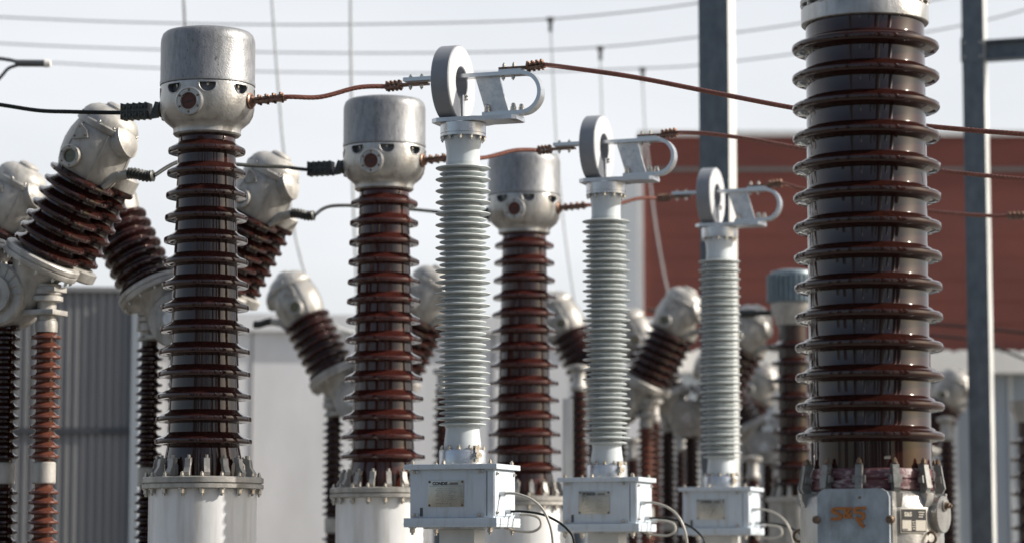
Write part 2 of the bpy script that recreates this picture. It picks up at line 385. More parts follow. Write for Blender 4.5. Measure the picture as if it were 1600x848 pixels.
# steel columns of the gantry
def steel_column(px, D, w, label, ztop):
    e = empty('steel_column', (X(px, D), D, 0), BUS); tag(e, label, 'column', 'galvanised steel columns')
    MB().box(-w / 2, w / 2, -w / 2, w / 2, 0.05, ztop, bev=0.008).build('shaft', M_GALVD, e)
    MB().box(-w * .9, w * .9, -w * .9, w * .9, 0, 0.05).build('base_plate', M_GALVD, e, 0)
    return e
D = 26.0
c1 = steel_column(1125, D, 0.295, 'thick dark galvanised steel column rising behind the third grey post insulator', 14)
MB().box(0.1485, 0.151, -0.145, 0.145, 0.06, 13.9).build('sunlit_side_sheet', M_STEELW, c1, 0)  # pale sheet: sunlight on this side put into the colour
D = 30.0
c2 = steel_column(1534, D, 0.245, 'slim dark steel column with a cross beam near the right edge', 14)
MB().box(0.1235, 0.126, -0.12, 0.12, 0.06, 13.9).build('sunlit_side_sheet', M_STEELW, c2, 0)  # pale sheet for the sunlit side, as on the thick column
MB().box(-0.135, 0.1235, -0.1315, -0.1228, H(100, D), H(62, D)).build('joint_plate', M_GALVD, c2, 0)
bm_ = MB(); z0, z1 = H(97, D), H(66, D)
bm_.box(0.127, 4.0, -0.09, 0.09, z1 - 0.02, z1); bm_.box(0.127, 4.0, -0.09, 0.09, z0, z0 + 0.02); bm_.box(0.127, 4.0, -0.012, 0.012, z0 + 0.02, z1 - 0.02)
bm_.build('cross_beam', M_GALVD, c2, 0)
for dx in (-0.09, 0.09):
    for zz in (H(92, D), H(70, D)): bolt(B_M, T(dx, -0.1315, zz) @ Matrix.Rotation(R(90), 4, 'X'), c2)
def post(px0, px1, ytop, D, label):
    e = MB(); wd = X(px1, D) - X(px0, D); z = H(ytop, D)
    e.box(-wd / 2, wd / 2, -wd / 2, wd / 2, 0, z, bev=0.01)
    o = e.build('steel_post', M_STEELW); o.location = (X((px0 + px1) / 2, D), D, 0); tag(o, label, 'post', 'pale square steel posts')
post(879, 895, 622, 26.0, 'slim cream steel post standing left of the second grey insulator')
post(1028, 1047, 672, 33.0, 'short blurred pale post left of the third grey insulator')
post(1078, 1092, 700, 35.0, 'short blurred pale post right behind the third grey insulator box')
post(1196, 1212, 700, 34.5, 'blurred pale post in front of the low panel building')

# ================================================================== INSTRUMENT TRANSFORMER (head type)
D1 = 16.8; K = D1 / F
def ht(y): return H(y, D1)
def build_ct():
    e = empty('current_transformer', (0, 0, 0), BUS)
    k = K
    # pedestal, tank and flange
    MB().box(-0.42, 0.42, -0.42, 0.42, 0, 0.7, bev=0.02).build('plinth', M_CONC, e)
    zf = ht(764)
    MB().lathe([(84 * k, 0.7), (84 * k, zf - .001)], 72).build('tank', M_TANK, e)
    MB().lathe([(93 * k, zf), (94.5 * k, zf + .004), (94.5 * k, ht(757)), (93 * k, ht(756.5))], 72).build('lower_flange', M_CASTD, e)
    MB().lathe([(91 * k, ht(756.4)), (91 * k, ht(754.8)), (94.5 * k, ht(754.6)), (94.5 * k, ht(747)), (92 * k, ht(745.5)), (70 * k, ht(744.5)), (60 * k, ht(744))], 72).build('upper_flange', M_CASTD, e)
    zt = ht(744.5)
    for i in range(18):
        ph = i * 20 + 5
        bolt(B_M, T(*(rad(ph, 88.5 * k, zt - .004).translation)), e); bolt(B_L, T(*(rad(ph, 88.5 * k, zf).translation)) @ DOWN, e)
    # clamp fingers
    fm = MB(); a = [(0.0, 0), (0.050, 0), (0.054, 0.02), (0.030, 0.055), (0.022, 0.105), (-0.014, 0.112), (-0.020, 0.090), (-0.002, 0.070)]
    fm.prism([(p[0], p[1]) for p in a], -0.018, 0.018, Matrix(((0, 0, 1, 0), (0, 1, 0, 0), (1, 0, 0, 0), (0, 0, 0, 1))))
    fm.cyl((0, 0.085, 0.002), (0, 0.128, 0.002), 0.010, seg=8)
    fme = fm.mesh('clamp', M_CASTD, 30)
    for i in range(16): place(fme, 'clamp', rad(i * 22.5 + 8, 70 * k, zt + .001), e)
    # porcelain
    ys = [688 - 34.85 * i for i in range(14)]
    shp = [(0.0, -0.028), (0.12, -0.024), (0.66, -0.021), (0.84, -0.024), (0.95, -0.023), (0.995, -0.016), (1.0, -0.004), (0.97, 0.005), (0.86, 0.011), (0.62, 0.019), (0.36, 0.029), (0.15, 0.038), (0.03, 0.048)]
    zt_ = [ht(y) for y in ys]
    pr = shed_profile(ht(744), ht(212), 57 * k, 44.5 * k, zt_, lambda i, z: (76 - 15 * i / 13) * k, shp)
    pr = [(61 * k, ht(744.2)), (61 * k, ht(722))] + [q for q in pr if q[1] > ht(720)]
    MB().lathe(pr, 96).build('insulator', M_PORC, e)
    # head casting, with real pockets
    hp = [(47 * k, ht(214)), (51 * k, ht(213.5)), (53.5 * k, ht(211)), (53 * k, ht(205)), (54.5 * k, ht(201)), (60 * k, ht(197)), (67 * k, ht(191)), (72 * k, ht(182)), (74 * k, ht(172)), (74.5 * k, ht(160)), (74.5 * k, ht(140)), (74 * k, ht(137.4))]
    hd = MB().lathe(hp, 96).build('head', M_CAST, e)
    cutm = MB()
    for i in range(8):
        ph = 45 * i + 26
        hw = 12.5 * k; pts = [(-hw, 0), (hw, 0)] + [(hw * math.cos(R(t)), -0.008 - 13.0 * k * math.sin(R(t))) for t in range(0, 181, 15)]
        cutm.prism(pts, -0.042, 0.1, rad(ph, 74.5 * k, ht(140.5)))
    cme = cutm.mesh('cut', M_POCKET, 0); hd.data.materials.append(M_POCKET)
    cob = bpy.data.objects.new('cut', cme); COL.objects.link(cob); cob.parent = e
    for p in cme.polygons: p.material_index = 0
    bo = hd.modifiers.new('b', 'BOOLEAN'); bo.object = cob; bo.operation = 'DIFFERENCE'; bo.solver = 'EXACT'
    try: bo.material_mode = 'TRANSFER'
    except Exception: pass
    bpy.context.view_layer.update()
    dg = bpy.context.evaluated_depsgraph_get(); nm = bpy.data.meshes.new_from_object(hd.evaluated_get(dg))
    hd.modifiers.clear(); hd.data = nm; nm.name = 'head'; bpy.data.objects.remove(cob)
    nm.set_sharp_from_angle(angle=R(35))
    for i in range(8):
        bolt(B_S, T(*(rad(45 * i + 26, 66.5 * k, ht(141.5)).translation)) @ DOWN, e)
        # raised lip round each pocket
        hw = 13.6 * k
        MB().tube([rad(45 * i + 26, 74.5 * k, ht(140.5)) @ Vector((hw * math.cos(R(t)), -0.008 - 14.0 * k * math.sin(R(t)), -0.002)) for t in range(0, 181, 12)], 0.0032, 6).build('pocket_rim', M_CAST, e)
    # cap
    MB().lathe([(74.0 * k, ht(137.6)), (74.0 * k, ht(136.4))], 96).build('cap_gap_line', M_INK, e)  # black ring draws the dark gap between cap and head
    cp = [(74.6 * k, ht(136.3)), (75.2 * k, ht(135.6)), (75.2 * k, ht(131)), (74.6 * k, ht(129)), (74.6 * k, ht(70)), (74.0 * k, ht(64)), (71.5 * k, ht(57)), (67 * k, ht(53)), (58 * k, ht(51)), (30 * k, ht(49)), (2 * k, ht(48.5))]
    MB().lathe(cp, 96).build('cap', M_CAP, e)
    # sight glass: front left of centre
    Mw = rad(4.5, 72 * k, ht(170.5))
    w_ = empty_part = MB().tubeshape([(14 * k, 0), (22 * k, 0), (22.5 * k, 0.006), (22.3 * k, 0.030), (21 * k, 0.034), (19.5 * k, 0.034), (19.2 * k, 0.030), (15.5 * k, 0.030), (14.2 * k, 0.034), (13.4 * k, 0.034), (13 * k, 0.03), (12.8 * k, 0.0)], 40, Mw).build('sight_window', M_CAST, e)
    MB().lathe([(13.3 * k, 0.004), (13.3 * k, 0.016)], 32, Mw).build('glass', M_GLASSR, w_)
    MB().box(-0.03, 0.03, -0.003, 0.003, 0.0165, 0.019, Mw @ Matrix.Rotation(R(18), 4, 'Z')).build('gauge_needle', M_INK, w_, 0)
    for i in range(6): place(B_T, 'bolt', Mw @ T(17.3 * k * math.cos(R(60 * i + 30)), 17.3 * k * math.sin(R(60 * i + 30)), 0.029), w_)
    # terminals
    zr = ht(162.5)
    MB().lathe([(0.050, 0), (0.052, 0.012), (0.040, 0.018), (0.036, 0.03), (0.022, 0.034), (0.019, 0.05)], 28, rad(90, 73 * k, zr)).build('terminal', M_BRONZE, e)
    tl = MB(); Ml = rad(-90, 72 * k, ht(167))
    tl.lathe([(0.055, 0), (0.055, 0.012), (0.046, 0.014), (0.046, 0.03), (0.052, 0.032), (0.052, 0.04), (0.044, 0.042), (0.044, 0.055), (0.036, 0.06)], 28, Ml)
    tl.build('terminal', M_RUBBER, e)
    MB().lathe([(0.016, 0), (0.020, 0.012), (0.016, 0.028)], 16, rad(-90, 72 * k, ht(181))).build('drain_plug', M_CAST, e)
    return e
ct = build_ct()
CTS = [(324, 16.8), (600.5, 19.33), (819, 21.98)]
CTL = ['nearest transformer with grey domed cap, dark brown porcelain column and white tank, at the left',
       'middle transformer with grey cap and brown column, left of the nearest grey post insulator',
       'farthest transformer with grey cap and red brown column, between two grey post insulators']
cts = []
for i, (px, D) in enumerate(CTS):
    o = ct if i == 0 else copy_tree(ct)
    o.location = (X(px, D, 4.5), D, 0); tag(o, CTL[i], 'transformer', 'head type transformers in a row'); cts.append(o)
for c, m in ((cts[1], M_PORCR), (cts[2], M_PORCR)):
    for ch in c.children:
        if ch.name.startswith('insulator'):
            ch.data = ch.data.copy(); ch.data.materials[0] = m

# ================================================================== GREY POST INSULATOR WITH RING AND BOX
DG = 16.6; KG = DG / F
def hg(y): return H(y, DG)
def build_post():
    e = empty('post_insulator', (0, 0, 0), BUS); k = KG
    AX = 0.0
    MB().box(-0.115, 0.115, -0.10, 0.10, 0, hg(826), bev=0.004).build('pedestal', M_STEELW, e)
    MB().box(-0.20, 0.20, -0.15, 0.15, hg(825.8), hg(823.5)).build('pedestal_plate', M_GALV, e, 0)
    w_, d_ = 0.272, 0.188
    bx = MB().box(-w_, w_, -d_, d_, hg(809), hg(734), bev=0.004).build('junction_box', M_BOX, e)
    MB().box(-w_ - .03, w_ + .03, -d_ - .03, d_ + .03, hg(734), hg(726), bev=0.003).build('box_lid', M_BOX, e)
    bf = MB(); bf.box(-w_ - .03, w_ + .03, -d_ - .03, d_ + .03, hg(823.3), hg(809.2), bev=0.003)
    bf.box(-w_ - .032, w_ + .032, -d_ - .032, d_ + .032, hg(819), hg(817.6)); bf.build('box_base', M_BOX, e)
    # recessed front edge strip + side cover
    MB().box(w_ + .0005, w_ + .006, -d_ + .004, d_ - .004, hg(806), hg(736), bev=0.002).build('side_cover', M_BOX, bx)
    MB().box(w_ - .045, w_ - .041, -d_ - .0022, -d_ + .001, hg(806), hg(737)).build('cover_seam', M_DARK, bx, 0)
    MB().box(-w_ + .066, -w_ + .084, -d_ - .003, -d_ + .001, hg(806.5), hg(793)).build('slot', M_DARK, bx, 0)
    front = lambda x, z, o=0.0: T(x, -d_ - o, z) @ Matrix.Rotation(R(90), 4, 'X')
    for x in (-w_ + .035, w_ - .085):
        for z in (hg(737.5), hg(804.5)):
            bt = MB().box(-0.022, 0.022, -0.007, 0.007, 0, 0.010, front(x, z)); bt.build('latch', M_GALV, bx, 0); bolt(B_S, front(x - 0.004, z, 0.010), bx)
    side = lambda y, z: T(w_ + .006, y, z) @ Matrix.Rotation(R(90), 4, 'Y')
    for y in (-d_ + .03, d_ - .03):
        for z in (hg(741), hg(801)): bolt(B_S, side(y, z), bx)
    for x in (-w_ + .02, -0.05, w_ - .02):
        for y in (-d_ - .01, d_ + .01): bolt(B_M, T(x, y, hg(726)), e)
    for x in (-w_ + .02, w_ - .02):
        for y in (-d_ - .01, d_ + .01): bolt(B_L, T(x, y, hg(823.4)) @ DOWN, e)
    # name plate
    Mp = front(-0.036, hg(771.3), 0.001)
    pl = MB().box(-0.116, 0.116, -0.080, 0.080, 0, 0.004, Mp, bev=0.001).build('name_plate', M_PLATE, bx)
    text_mb('CONDIS', 0.026, 0.0006, Mp @ T(-0.038, 0.060, 0.0047), 0.0012).build('lettering', M_INK, pl, 0)
    tr = MB(); tr.prism([(0.012, 0.053), (0.026, 0.053), (0.026, 0.064)], 0.0042, 0.0050, Mp); tr.box(0.028, 0.080, 0.052, 0.067, 0.0042, 0.0050, Mp)
    tr.build('emblem', M_INKG, pl, 0)
    ln = MB(); ln.box(-0.108, 0.108, 0.0445, 0.0468, 0.0042, 0.0050, Mp); ln.build('rule', M_INKG, pl, 0)
    rr = random.Random(3); ln = MB()
    for j, (a, b) in enumerate([(-.06, .06), (-.07, .05), (-.055, .07), (-.065, .03), (-.07, .055), (-.04, .05), (-.06, .06), (-.03, .02), (-.065, .03)]):
        yy = 0.033 - j * 0.0118; x = a
        while x < b:
            l = rr.uniform(.008, .022); ln.box(x, min(x + l, b), yy - .0014, yy + .0014, 0.0042, 0.0049, Mp); x += l + .005
    ln.build('lettering', M_INKG, pl, 0)
    for x in (-.107, .107):
        for y in (-.071, .071): place(B_T, 'bolt', Mp @ T(x, y, 0.004), pl)
    # lower fitting
    MB().lathe([(37 * k, hg(725.8)), (37 * k, hg(705)), (36 * k, hg(703)), (30 * k, hg(702.5))], 56).build('lower_fitting', M_ALU, e)
    MB().lathe([(29 * k, hg(702.4)), (29 * k, hg(692)), (26.5 * k, hg(672)), (26.5 * k, hg(664))], 56).build('lower_neck', M_NECK, e)
    for i in range(12):
        t = rad(i * 30 + 10, 33 * k, hg(703)).translation; bolt(B_M, T(*t), e)
    gb = MB(); gb.box(-0.014, 0.014, -0.055, 0.045, 0, 0.030, rad(55, 33 * k, hg(703) - 0.02)); gb.cyl((0.10, -0.075, hg(712)), (0.15, -0.11, hg(712)), 0.022, seg=12)
    gb.build('grounding_lug', M_BOLT, e)
    # sheds
    shp = [(0.0, -0.0075), (0.9, -0.0045), (1.0, -0.0010), (0.99, 0.0030), (0.85, 0.0058), (0.0, 0.0150)]
    ys = []; y = 663.0; i = 0
    while y > 258: ys.append((y, i % 2)); y -= 8.87; i += 1
    pr = shed_profile(hg(668), hg(255), 27.5 * k, 27.0 * k, [hg(a) for a, b in ys], lambda i, z: (37.0 if ys[i][1] == 0 else 43.5) * k, shp)
    MB().lathe(pr, 80).build('insulator', M_SIL, e)
    # upper neck, fitting, collar
    MB().lathe([(26.5 * k, hg(258)), (26.5 * k, hg(236)), (29 * k, hg(222)), (29 * k, hg(215.5))], 56).build('upper_neck', M_NECK, e)
    MB().lathe([(33 * k, hg(215.3)), (36 * k, hg(214.8)), (36 * k, hg(211)), (34.5 * k, hg(210.7)), (34.5 * k, hg(210.2)), (36 * k, hg(210)), (36 * k, hg(195)), (35 * k, hg(194))], 64).build('upper_fitting', M_ALU, e)
    for i in range(12):
        t = rad(i * 30 + 12, 33 * k, hg(215)).translation; bolt(B_M, T(*t) @ DOWN, e)
    # top plate
    zp0, zp1 = hg(193.9), hg(187.5)
    poly = [(-0.175, -0.09), (-0.13, -0.13), (0.12, -0.13), (0.17, -0.10), (0.355, -0.10), (0.382, -0.08), (0.382, 0.08), (0.355, 0.10), (0.17, 0.10), (0.12, 0.13), (-0.13, 0.13), (-0.175, 0.09)]
    MB().prism(poly, zp0, zp1).build('top_plate', M_ALU, e)
    # ring: axis along local x
    Mr = T(-0.128, 0, hg(131)) @ Matrix.Rotation(R(90), 4, 'Y')
    ro, ri, tk = 61 * k, 26.5 * k, 0.118
    rg = MB().tubeshape([(ri, 0.004), (ri + .004, 0), (ro - .006, 0), (ro, 0.006), (ro, tk - 0.006), (ro - .006, tk - .0005), (ri + .004, tk - .0005), (ri, tk - .004)], 96, Mr).build('ring', M_RING_SHADE, e)
    fc = MB().tubeshape([(ri + .004, tk - .0004), (ro - .006, tk - .0004), (ro - .008, tk + .0015), (ri + .006, tk + .0015)], 96, Mr).build('ring_face_lit', M_RING_LIT, rg)  # thin paler sheet for the sunlit face of the ring
    xf = -0.128 + tk
    MB().box(xf + .0016, xf + .012, -0.010, 0.022, zp1, hg(149), bev=0.002).build('ring_bracket', M_ALU, e)
    MB().box(xf + .0018, xf + .006, -0.022, -0.0105, zp1, hg(149)).build('ring_gap', M_DARK, rg, 0)
    for dz in (0, 0.02): bolt(B_S, T(xf + .012, 0.03, hg(155) + dz) @ Matrix.Rotation(R(90), 4, 'Y'), e)
    # strap: U shape
    zu = hg(119.5) - .004; zl = hg(183.5) + 0.006; rU = (zu - zl) / 2; xc = 0.515 - rU; th = 0.030; yw = 0.042
    path = [(-0.39, zu), (0.1, zu), (xc, zu)] + [(xc + rU * math.sin(R(t)), (zu + zl) / 2 + rU * math.cos(R(t))) for t in range(8, 180, 8)] + [(xc, zl), (0.14, zl)]
    Mxz = Matrix(((1, 0, 0, 0), (0, 0, 1, 0), (0, 1, 0, 0), (0, 0, 0, 1)))
    MB().ribbon(path, th * 0.8, -yw, yw, Mxz).build('busbar', M_ALU, e)
    MB().prism([(0.085, zu - th * .4), (0.240, zu - th * .4), (0.305, zl + th * .4), (0.155, zl + th * .4)], -0.012, 0.012, Mxz).build('gusset', M_GALV, e)
    MB().box(0.12, 0.385, -0.06, 0.06, zp1 + .0003, zl - th * .4 - .0003).build('spacer', M_ALU, e)
    for x, y in ((0.17, -0.028), (0.34, -0.02), (0.375, 0.03)):
        nb = MB(); nb.lathe([(0.022, 0), (0.022, 0.006), (0.019, 0.007), (0.019, 0.026), (0.0145, 0.030), (0.0145, 0.042), (0.008, 0.05)], 12, T(x, y, zl + th * .4)); nb.build('cap_nut', M_BOLT, e)
    for x in (0.27, 0.335): bolt(B_M, T(x, -0.01, zu - th * .4) @ DOWN, e)
    return e
pg = build_post()
PGS = [(723.5, 16.6), (947, 19.27), (1124, 21.9)]
PGL = ['nearest grey post insulator with ring, U shaped busbar and CONDIS plate on its box',
       'middle grey post insulator with ring on top, between the third transformer and the steel column',
       'farthest grey post insulator with ring on top, in front of the thick steel column']
pgs = []
for i, (px, D) in enumerate(PGS):
    o = pg if i == 0 else copy_tree(pg)
    o.location = (X(px, D, 4.0), D, 0); tag(o, PGL[i], 'insulator', 'grey ring top post insulators in a row'); pgs.append(o)

# hoses from the boxes
def W(o, x, y, z):
    c, s = math.cos(BUS), math.sin(BUS)
    return Vector((o.location.x + c * x - s * y, o.location.y + s * x + c * y, z))
HL = ['nearest', 'middle', 'farthest']
for i, o in enumerate(pgs):
    s0 = 0.28
    def hose(name, pts, r, m, label):
        mb = MB(); mb.tube(spline([W(o, *p) for p in pts], 10), r, 10); h = mb.build(name, m); tag(h, label, 'cable', 'cables from the insulator boxes')
        MB().cyl(W(o, *pts[0]), W(o, pts[0][0] + 0.03, pts[0][1], pts[0][2]), r * 1.9, seg=12).build('gland', M_GALV, h)
        return h
    hose('grey_cable', [(s0, -0.09, hg(772)), (s0 + .10, -0.09, hg(772)), (s0 + .22, -.09, hg(784)), (s0 + .30, -.09, hg(808)), (s0 + .335, -.08, hg(850)), (s0 + .33, -.06, hg(950)), (s0 + .2, 0, 0.25), (s0 + .18, 0.0, 0.0)], 0.0085, M_HOSE,
         'pale grey cable arching from the side of the %s grey box' % HL[i])
    hose('black_cable', [(s0, 0.02, hg(799)), (s0 + .12, 0.02, hg(799)), (s0 + .26, .02, hg(806)), (s0 + .39, .02, hg(826)), (s0 + .44, .02, hg(855)), (s0 + .43, .03, hg(950)), (s0 + .24, 0.05, 0.25), (s0 + .22, 0.05, 0.0)], 0.0075, M_CABLE,
         'thin black cable curving down from the side of the %s grey box' % HL[i])
    hose('looped_cable', [(s0 + .032, 0.10, hg(803)), (s0 + .13, 0.10, hg(804)), (s0 + .19, .09, hg(810)), (s0 + .20, .08, hg(822)), (s0 + .15, .07, hg(830)), (s0 + .06, .06, hg(829)), (s0 - .02, .04, hg(824))], 0.0085, M_HOSE,
         'short grey cable looping under the %s grey box' % HL[i])

# ================================================================== copper ropes with clamps
def clampm(length, flip=False):
    mb = MB(); L = length
    mb.box(-L / 2, L / 2, -0.026, 0.026, -0.020, -0.004, bev=0.003)
    nseg = 4
    for j in range(nseg):
        a = -L / 2 + L * j / nseg + .004; mb.box(a, a + L / nseg - .008, -0.026, 0.026, 0.002, 0.018, bev=0.003)
    for j in range(nseg):
        a = -L / 2 + L * (j + .5) / nseg
        for y in (-0.016, 0.016):
            mb.lathe([(0.010, 0.018), (0.010, 0.030), (0.006, 0.033)], 6, T(a, y, 0)); mb.lathe([(0.009, -0.030), (0.009, -0.020)], 6, T(a, y, 0))
    return mb
def lugm(L):
    mb = MB(); mb.box(0, L, -0.034, 0.034, -0.007, 0.007, bev=0.002); return mb
def orient(a, b):
    d = (b - a).normalized(); y = Vector((0, 0, 1)).cross(d).normalized(); z = d.cross(y)
    m = (a + b) / 2; return Matrix(((d.x, y.x, z.x, m.x), (d.y, y.y, z.y, m.y), (d.z, y.z, z.z, m.z), (0, 0, 0, 1)))
def rope_thing(name, pts, r, label, m, cat='rope', group=None):
    sp = spline(pts, 24); L = sum((sp[i + 1] - sp[i]).length for i in range(len(sp) - 1))
    # resample finely so that the lay of the strands shows
    step = 0.02; out = [sp[0]]; acc = 0
    for i in range(len(sp) - 1):
        a, b = sp[i], sp[i + 1]; l = (b - a).length; nn = max(1, int(l / step))
        for q in range(1, nn + 1): out.append(a.lerp(b, q / nn))
    e = empty(name, tuple(out[0])); tag(e, label, cat, group); o0 = out[0]
    mb = MB(); mb.tube([p - o0 for p in out], r, 24, lobes=8, twist=28, amp=0.07); mb.build('strand', m, e)
    e['_o'] = 0; del e['_o']
    return e, o0
zr_ct = H(162.5, D1)
zu = hg(119.5) - .004
for i in range(3):
    c, p = cts[i], pgs[i]
    a0 = W(c, 0.345, 0, zr_ct); a1 = W(c, 0.545, 0, zr_ct + 0.012)
    zl_ = zu - 0.012 - 0.0075
    b1 = W(p, -0.25, 0, zl_); b0 = W(p, -0.50, 0, zl_ - 0.012)
    mid = a1.lerp(b0, 0.33) + Vector((0, 0, -0.022)); mid2 = a1.lerp(b0, 0.70) + Vector((0, 0, 0.014))
    e, o0 = rope_thing('copper_rope', [a0, a1, mid, mid2, b0], 0.0145,
                       'stranded copper rope from the %s transformer to the %s grey post insulator' % (HL[i], HL[i]), M_COPPER, 'rope', 'copper ropes between the apparatus')
    place(clampm(0.20).mesh('clamp', M_BRONZE, 30), 'clamp', T(*-o0) @ orient(W(c, 0.33, 0, zr_ct), a1), e)
    place(clampm(0.11).mesh('clamp', M_BRONZE, 30), 'clamp', T(*-o0) @ orient(b0 - (b1 - b0).normalized() * .02, b0.lerp(b1, .34)), e)
    lm = T(*-o0) @ T(*(b0.lerp(b1, .30))) @ Matrix.Rotation(BUS, 4, 'Z')
    lg = place(lugm(0.19).mesh('lug', M_BRONZE, 30), 'lug', lm, e)
    for x in (0.075, 0.15):
        place(B_M, 'bolt', T(x, -0.012, 0.031), lg); place(B_M, 'bolt', T(x, -0.012, -0.0068) @ DOWN, lg)
# right hand ropes
RP = [[(850, 106, 16.42), (925, 111, 16.2), (1003, 123, 16.1), (1120, 146, 15.95), (1240, 169, 15.75), (1350, 186, 15.6), (1455, 198, 15.45), (1600, 210, 15.25), (1800, 222, 15.0)],
      [(1052, 207, 19.1), (1105, 209, 18.95), (1180, 219, 18.8), (1255, 233, 18.6), (1360, 252, 18.4), (1460, 266, 18.2), (1600, 280, 17.95), (1800, 296, 17.6)],
      [(1224, 294, 21.7), (1262, 297, 21.6), (1360, 314, 21.4), (1455, 330, 21.2), (1540, 337, 21.0), (1600, 337, 20.9), (1750, 333, 20.6)]]
for i in range(3):
    p = pgs[i]; zt_ = zu + 0.012 + 0.0215
    b0 = W(p, 0.27, 0, zt_); b1 = W(p, 0.44, 0, zt_ + 0.004); b2 = W(p, 0.525, 0, zt_ + 0.012)
    e, o0 = rope_thing('copper_rope', [b1, b2] + [P(*q) for q in RP[i][1:]], 0.0145,
                       'stranded copper rope leading right from the %s grey post insulator behind the big column' % HL[i], M_COPPER, 'rope', 'copper ropes between the apparatus')
    place(clampm(0.12).mesh('clamp', M_BRONZE, 30), 'clamp', T(*-o0) @ orient(W(p, 0.43, 0, zt_ + .004), b2), e)
    lg = place(lugm(0.19).mesh('lug', M_BRONZE, 30), 'lug', T(*-o0) @ T(*W(p, 0.245, 0, zt_)) @ Matrix.Rotation(BUS, 4, 'Z'), e)
    MB().box(0.0, 0.15, -0.033, 0.033, -0.0210, -0.0075).build('spacer', M_ALU, lg, 0)
    for x in (0.03, 0.095): place(B_M, 'bolt', T(x, -0.012, 0.0068), lg)
    if i == 2: place(clampm(0.14).mesh('clamp', M_BRONZE, 30), 'clamp', T(*-o0) @ orient(P(1575, 338, 20.95), P(1600, 337, 20.9)), e)

# black cables into the left terminals
def black_clamp(e, M, s=1.0):
    mb = MB()
    mb.box(-0.115 * s, 0.07 * s, -0.04 * s, 0.04 * s, -0.048 * s, 0.048 * s, bev=0.006)
    for j in range(5):
        x = -0.115 * s + 0.0425 * s * j; mb.box(x - .004, x + .006, -0.044 * s, 0.044 * s, -0.052 * s, 0.052 * s)
    mb.box(-0.116 * s, 0.071 * s, -0.045 * s, 0.045 * s, -0.006, 0.006)
    for j in range(4):
        x = -0.094 * s + 0.0425 * s * j
        for z in (-.025 * s, .025 * s): mb.lathe([(0.011, 0.04 * s), (0.011, 0.05 * s)], 6, T(x, 0, z) @ Matrix.Rotation(R(90), 4, 'X'))
    o = mb.build('clamp', M_RUBBER, e, M=M)
    mb = MB(); mb.prism([(0.0, -0.05), (0.05, -0.045), (0.085, 0.045), (0.04, 0.055)], -0.02, 0.02, T(.075 * s, 0, 0) @ Matrix(((1, 0, 0, 0), (0, 0, 1, 0), (0, 1, 0, 0), (0, 0, 0, 1))))
    mb.build('bracket', M_RUBBER, o)
zl_ct = H(167, D1) - 0.004
def black_cable(pts, label, ctobj):
    tip = W(ctobj, -0.50, 0, zl_ct)
    sp = spline(pts + [W(ctobj, -0.62, 0, zl_ct), tip], 14); e = empty('black_cable', tuple(sp[0])); tag(e, label, 'cable', 'black cables to the transformers'); o0 = sp[0]
    MB().tube([p - o0 for p in sp], 0.0135, 12).build('sheath', M_CABLE, e)
    black_clamp(e, T(*-o0) @ T(*W(ctobj, -0.475, 0, zl_ct)) @ Matrix.Rotation(BUS, 4, 'Z'))
    return e
black_cable([P(-260, 120, 17.9), P(-120, 146, 17.6), P(0, 164, 17.3), P(60, 173, 17.2), P(110, 175, 17.1)], 'black cable crossing the sky from the left edge to the nearest transformer', cts[0])

# ================================================================== BIG BROWN COLUMN AT RIGHT
DS = 14.3; KS = DS / F
def hs(y): return H(y, DS)
sx = X(1355.5, DS, 3.5)
e = empty('voltage_transformer', (sx, DS, 0), BUS); tag(e, 'very large dark brown ribbed column with S&S lettering on its base casting', 'transformer')
k = KS
MB().box(-.5, .5, -.5, .5, 0, 0.8, bev=.02).build('plinth', M_CONC, e)
MB().lathe([(104 * k, .8), (111 * k, .84), (111 * k, hs(800)), (108 * k, hs(780)), (101 * k, hs(772)), (97 * k, hs(768)), (90 * k, hs(767))], 96).build('base_casting', M_CAST, e)
MB().lathe([(97 * k, hs(767)), (99 * k, hs(765)), (98 * k, hs(752)), (96 * k, hs(750)), (97.5 * k, hs(748)), (97 * k, hs(737)), (94 * k, hs(732.5))], 96).build('cement_band', M_MAUVE, e)
ys = [682 - 46.65 * i for i in range(14)]
shp = [(0.0, -0.036), (0.12, -0.031), (0.62, -0.027), (0.86, -0.022), (0.97, -0.013), (1.0, -0.002), (0.97, 0.010), (0.84, 0.018), (0.58, 0.023), (0.40, 0.025), (0.35, 0.030), (0.26, 0.038), (0.11, 0.044), (0.02, 0.048), (0.0, 0.052)]
pr = shed_profile(hs(734), hs(40), 94.5 * k, 93.5 * k, [hs(y) for y in ys], lambda i, z: 116 * k, shp)
MB().lathe(pr, 160).build('insulator', M_PORCD, e)
MB().lathe([(95 * k, hs(41)), (99 * k, hs(40.5)), (100.5 * k, hs(39)), (100.5 * k, hs(17)), (99 * k, hs(14)), (93 * k, hs(13.6)), (93 * k, hs(-60)), (80 * k, hs(-80))], 96).build('top_fitting', M_CAST, e)
tgt = MB(); tgt.tubeshape([(93.2 * k, hs(9)), (101.5 * k, hs(9)), (101.5 * k, hs(2)), (93.2 * k, hs(2))], 96); tgt.build('top_ring', M_CASTD, e)
for i in range(20): bolt(B_M, T(*(rad(i * 18 + 4, 97.5 * k, hs(9)).translation)) @ DOWN, e)
fm = MB(); a = [(-0.002, -0.035), (0.034, -0.035), (0.050, -0.005), (0.036, 0.075), (0.030, 0.115), (-0.004, 0.122), (-0.010, 0.098), (0.004, 0.072)]
XYZ = Matrix(((0, 0, 1, 0), (0, 1, 0, 0), (1, 0, 0, 0), (0, 0, 0, 1)))
fm.prism(a, -0.018, 0.018, XYZ); fm.prism([(0.0, 0.02), (0.035, 0.02), (0.03, 0.06), (0.0, 0.05)], -0.034, 0.034, XYZ)
fcm = fm.mesh('clamp', M_BRACK, 25)
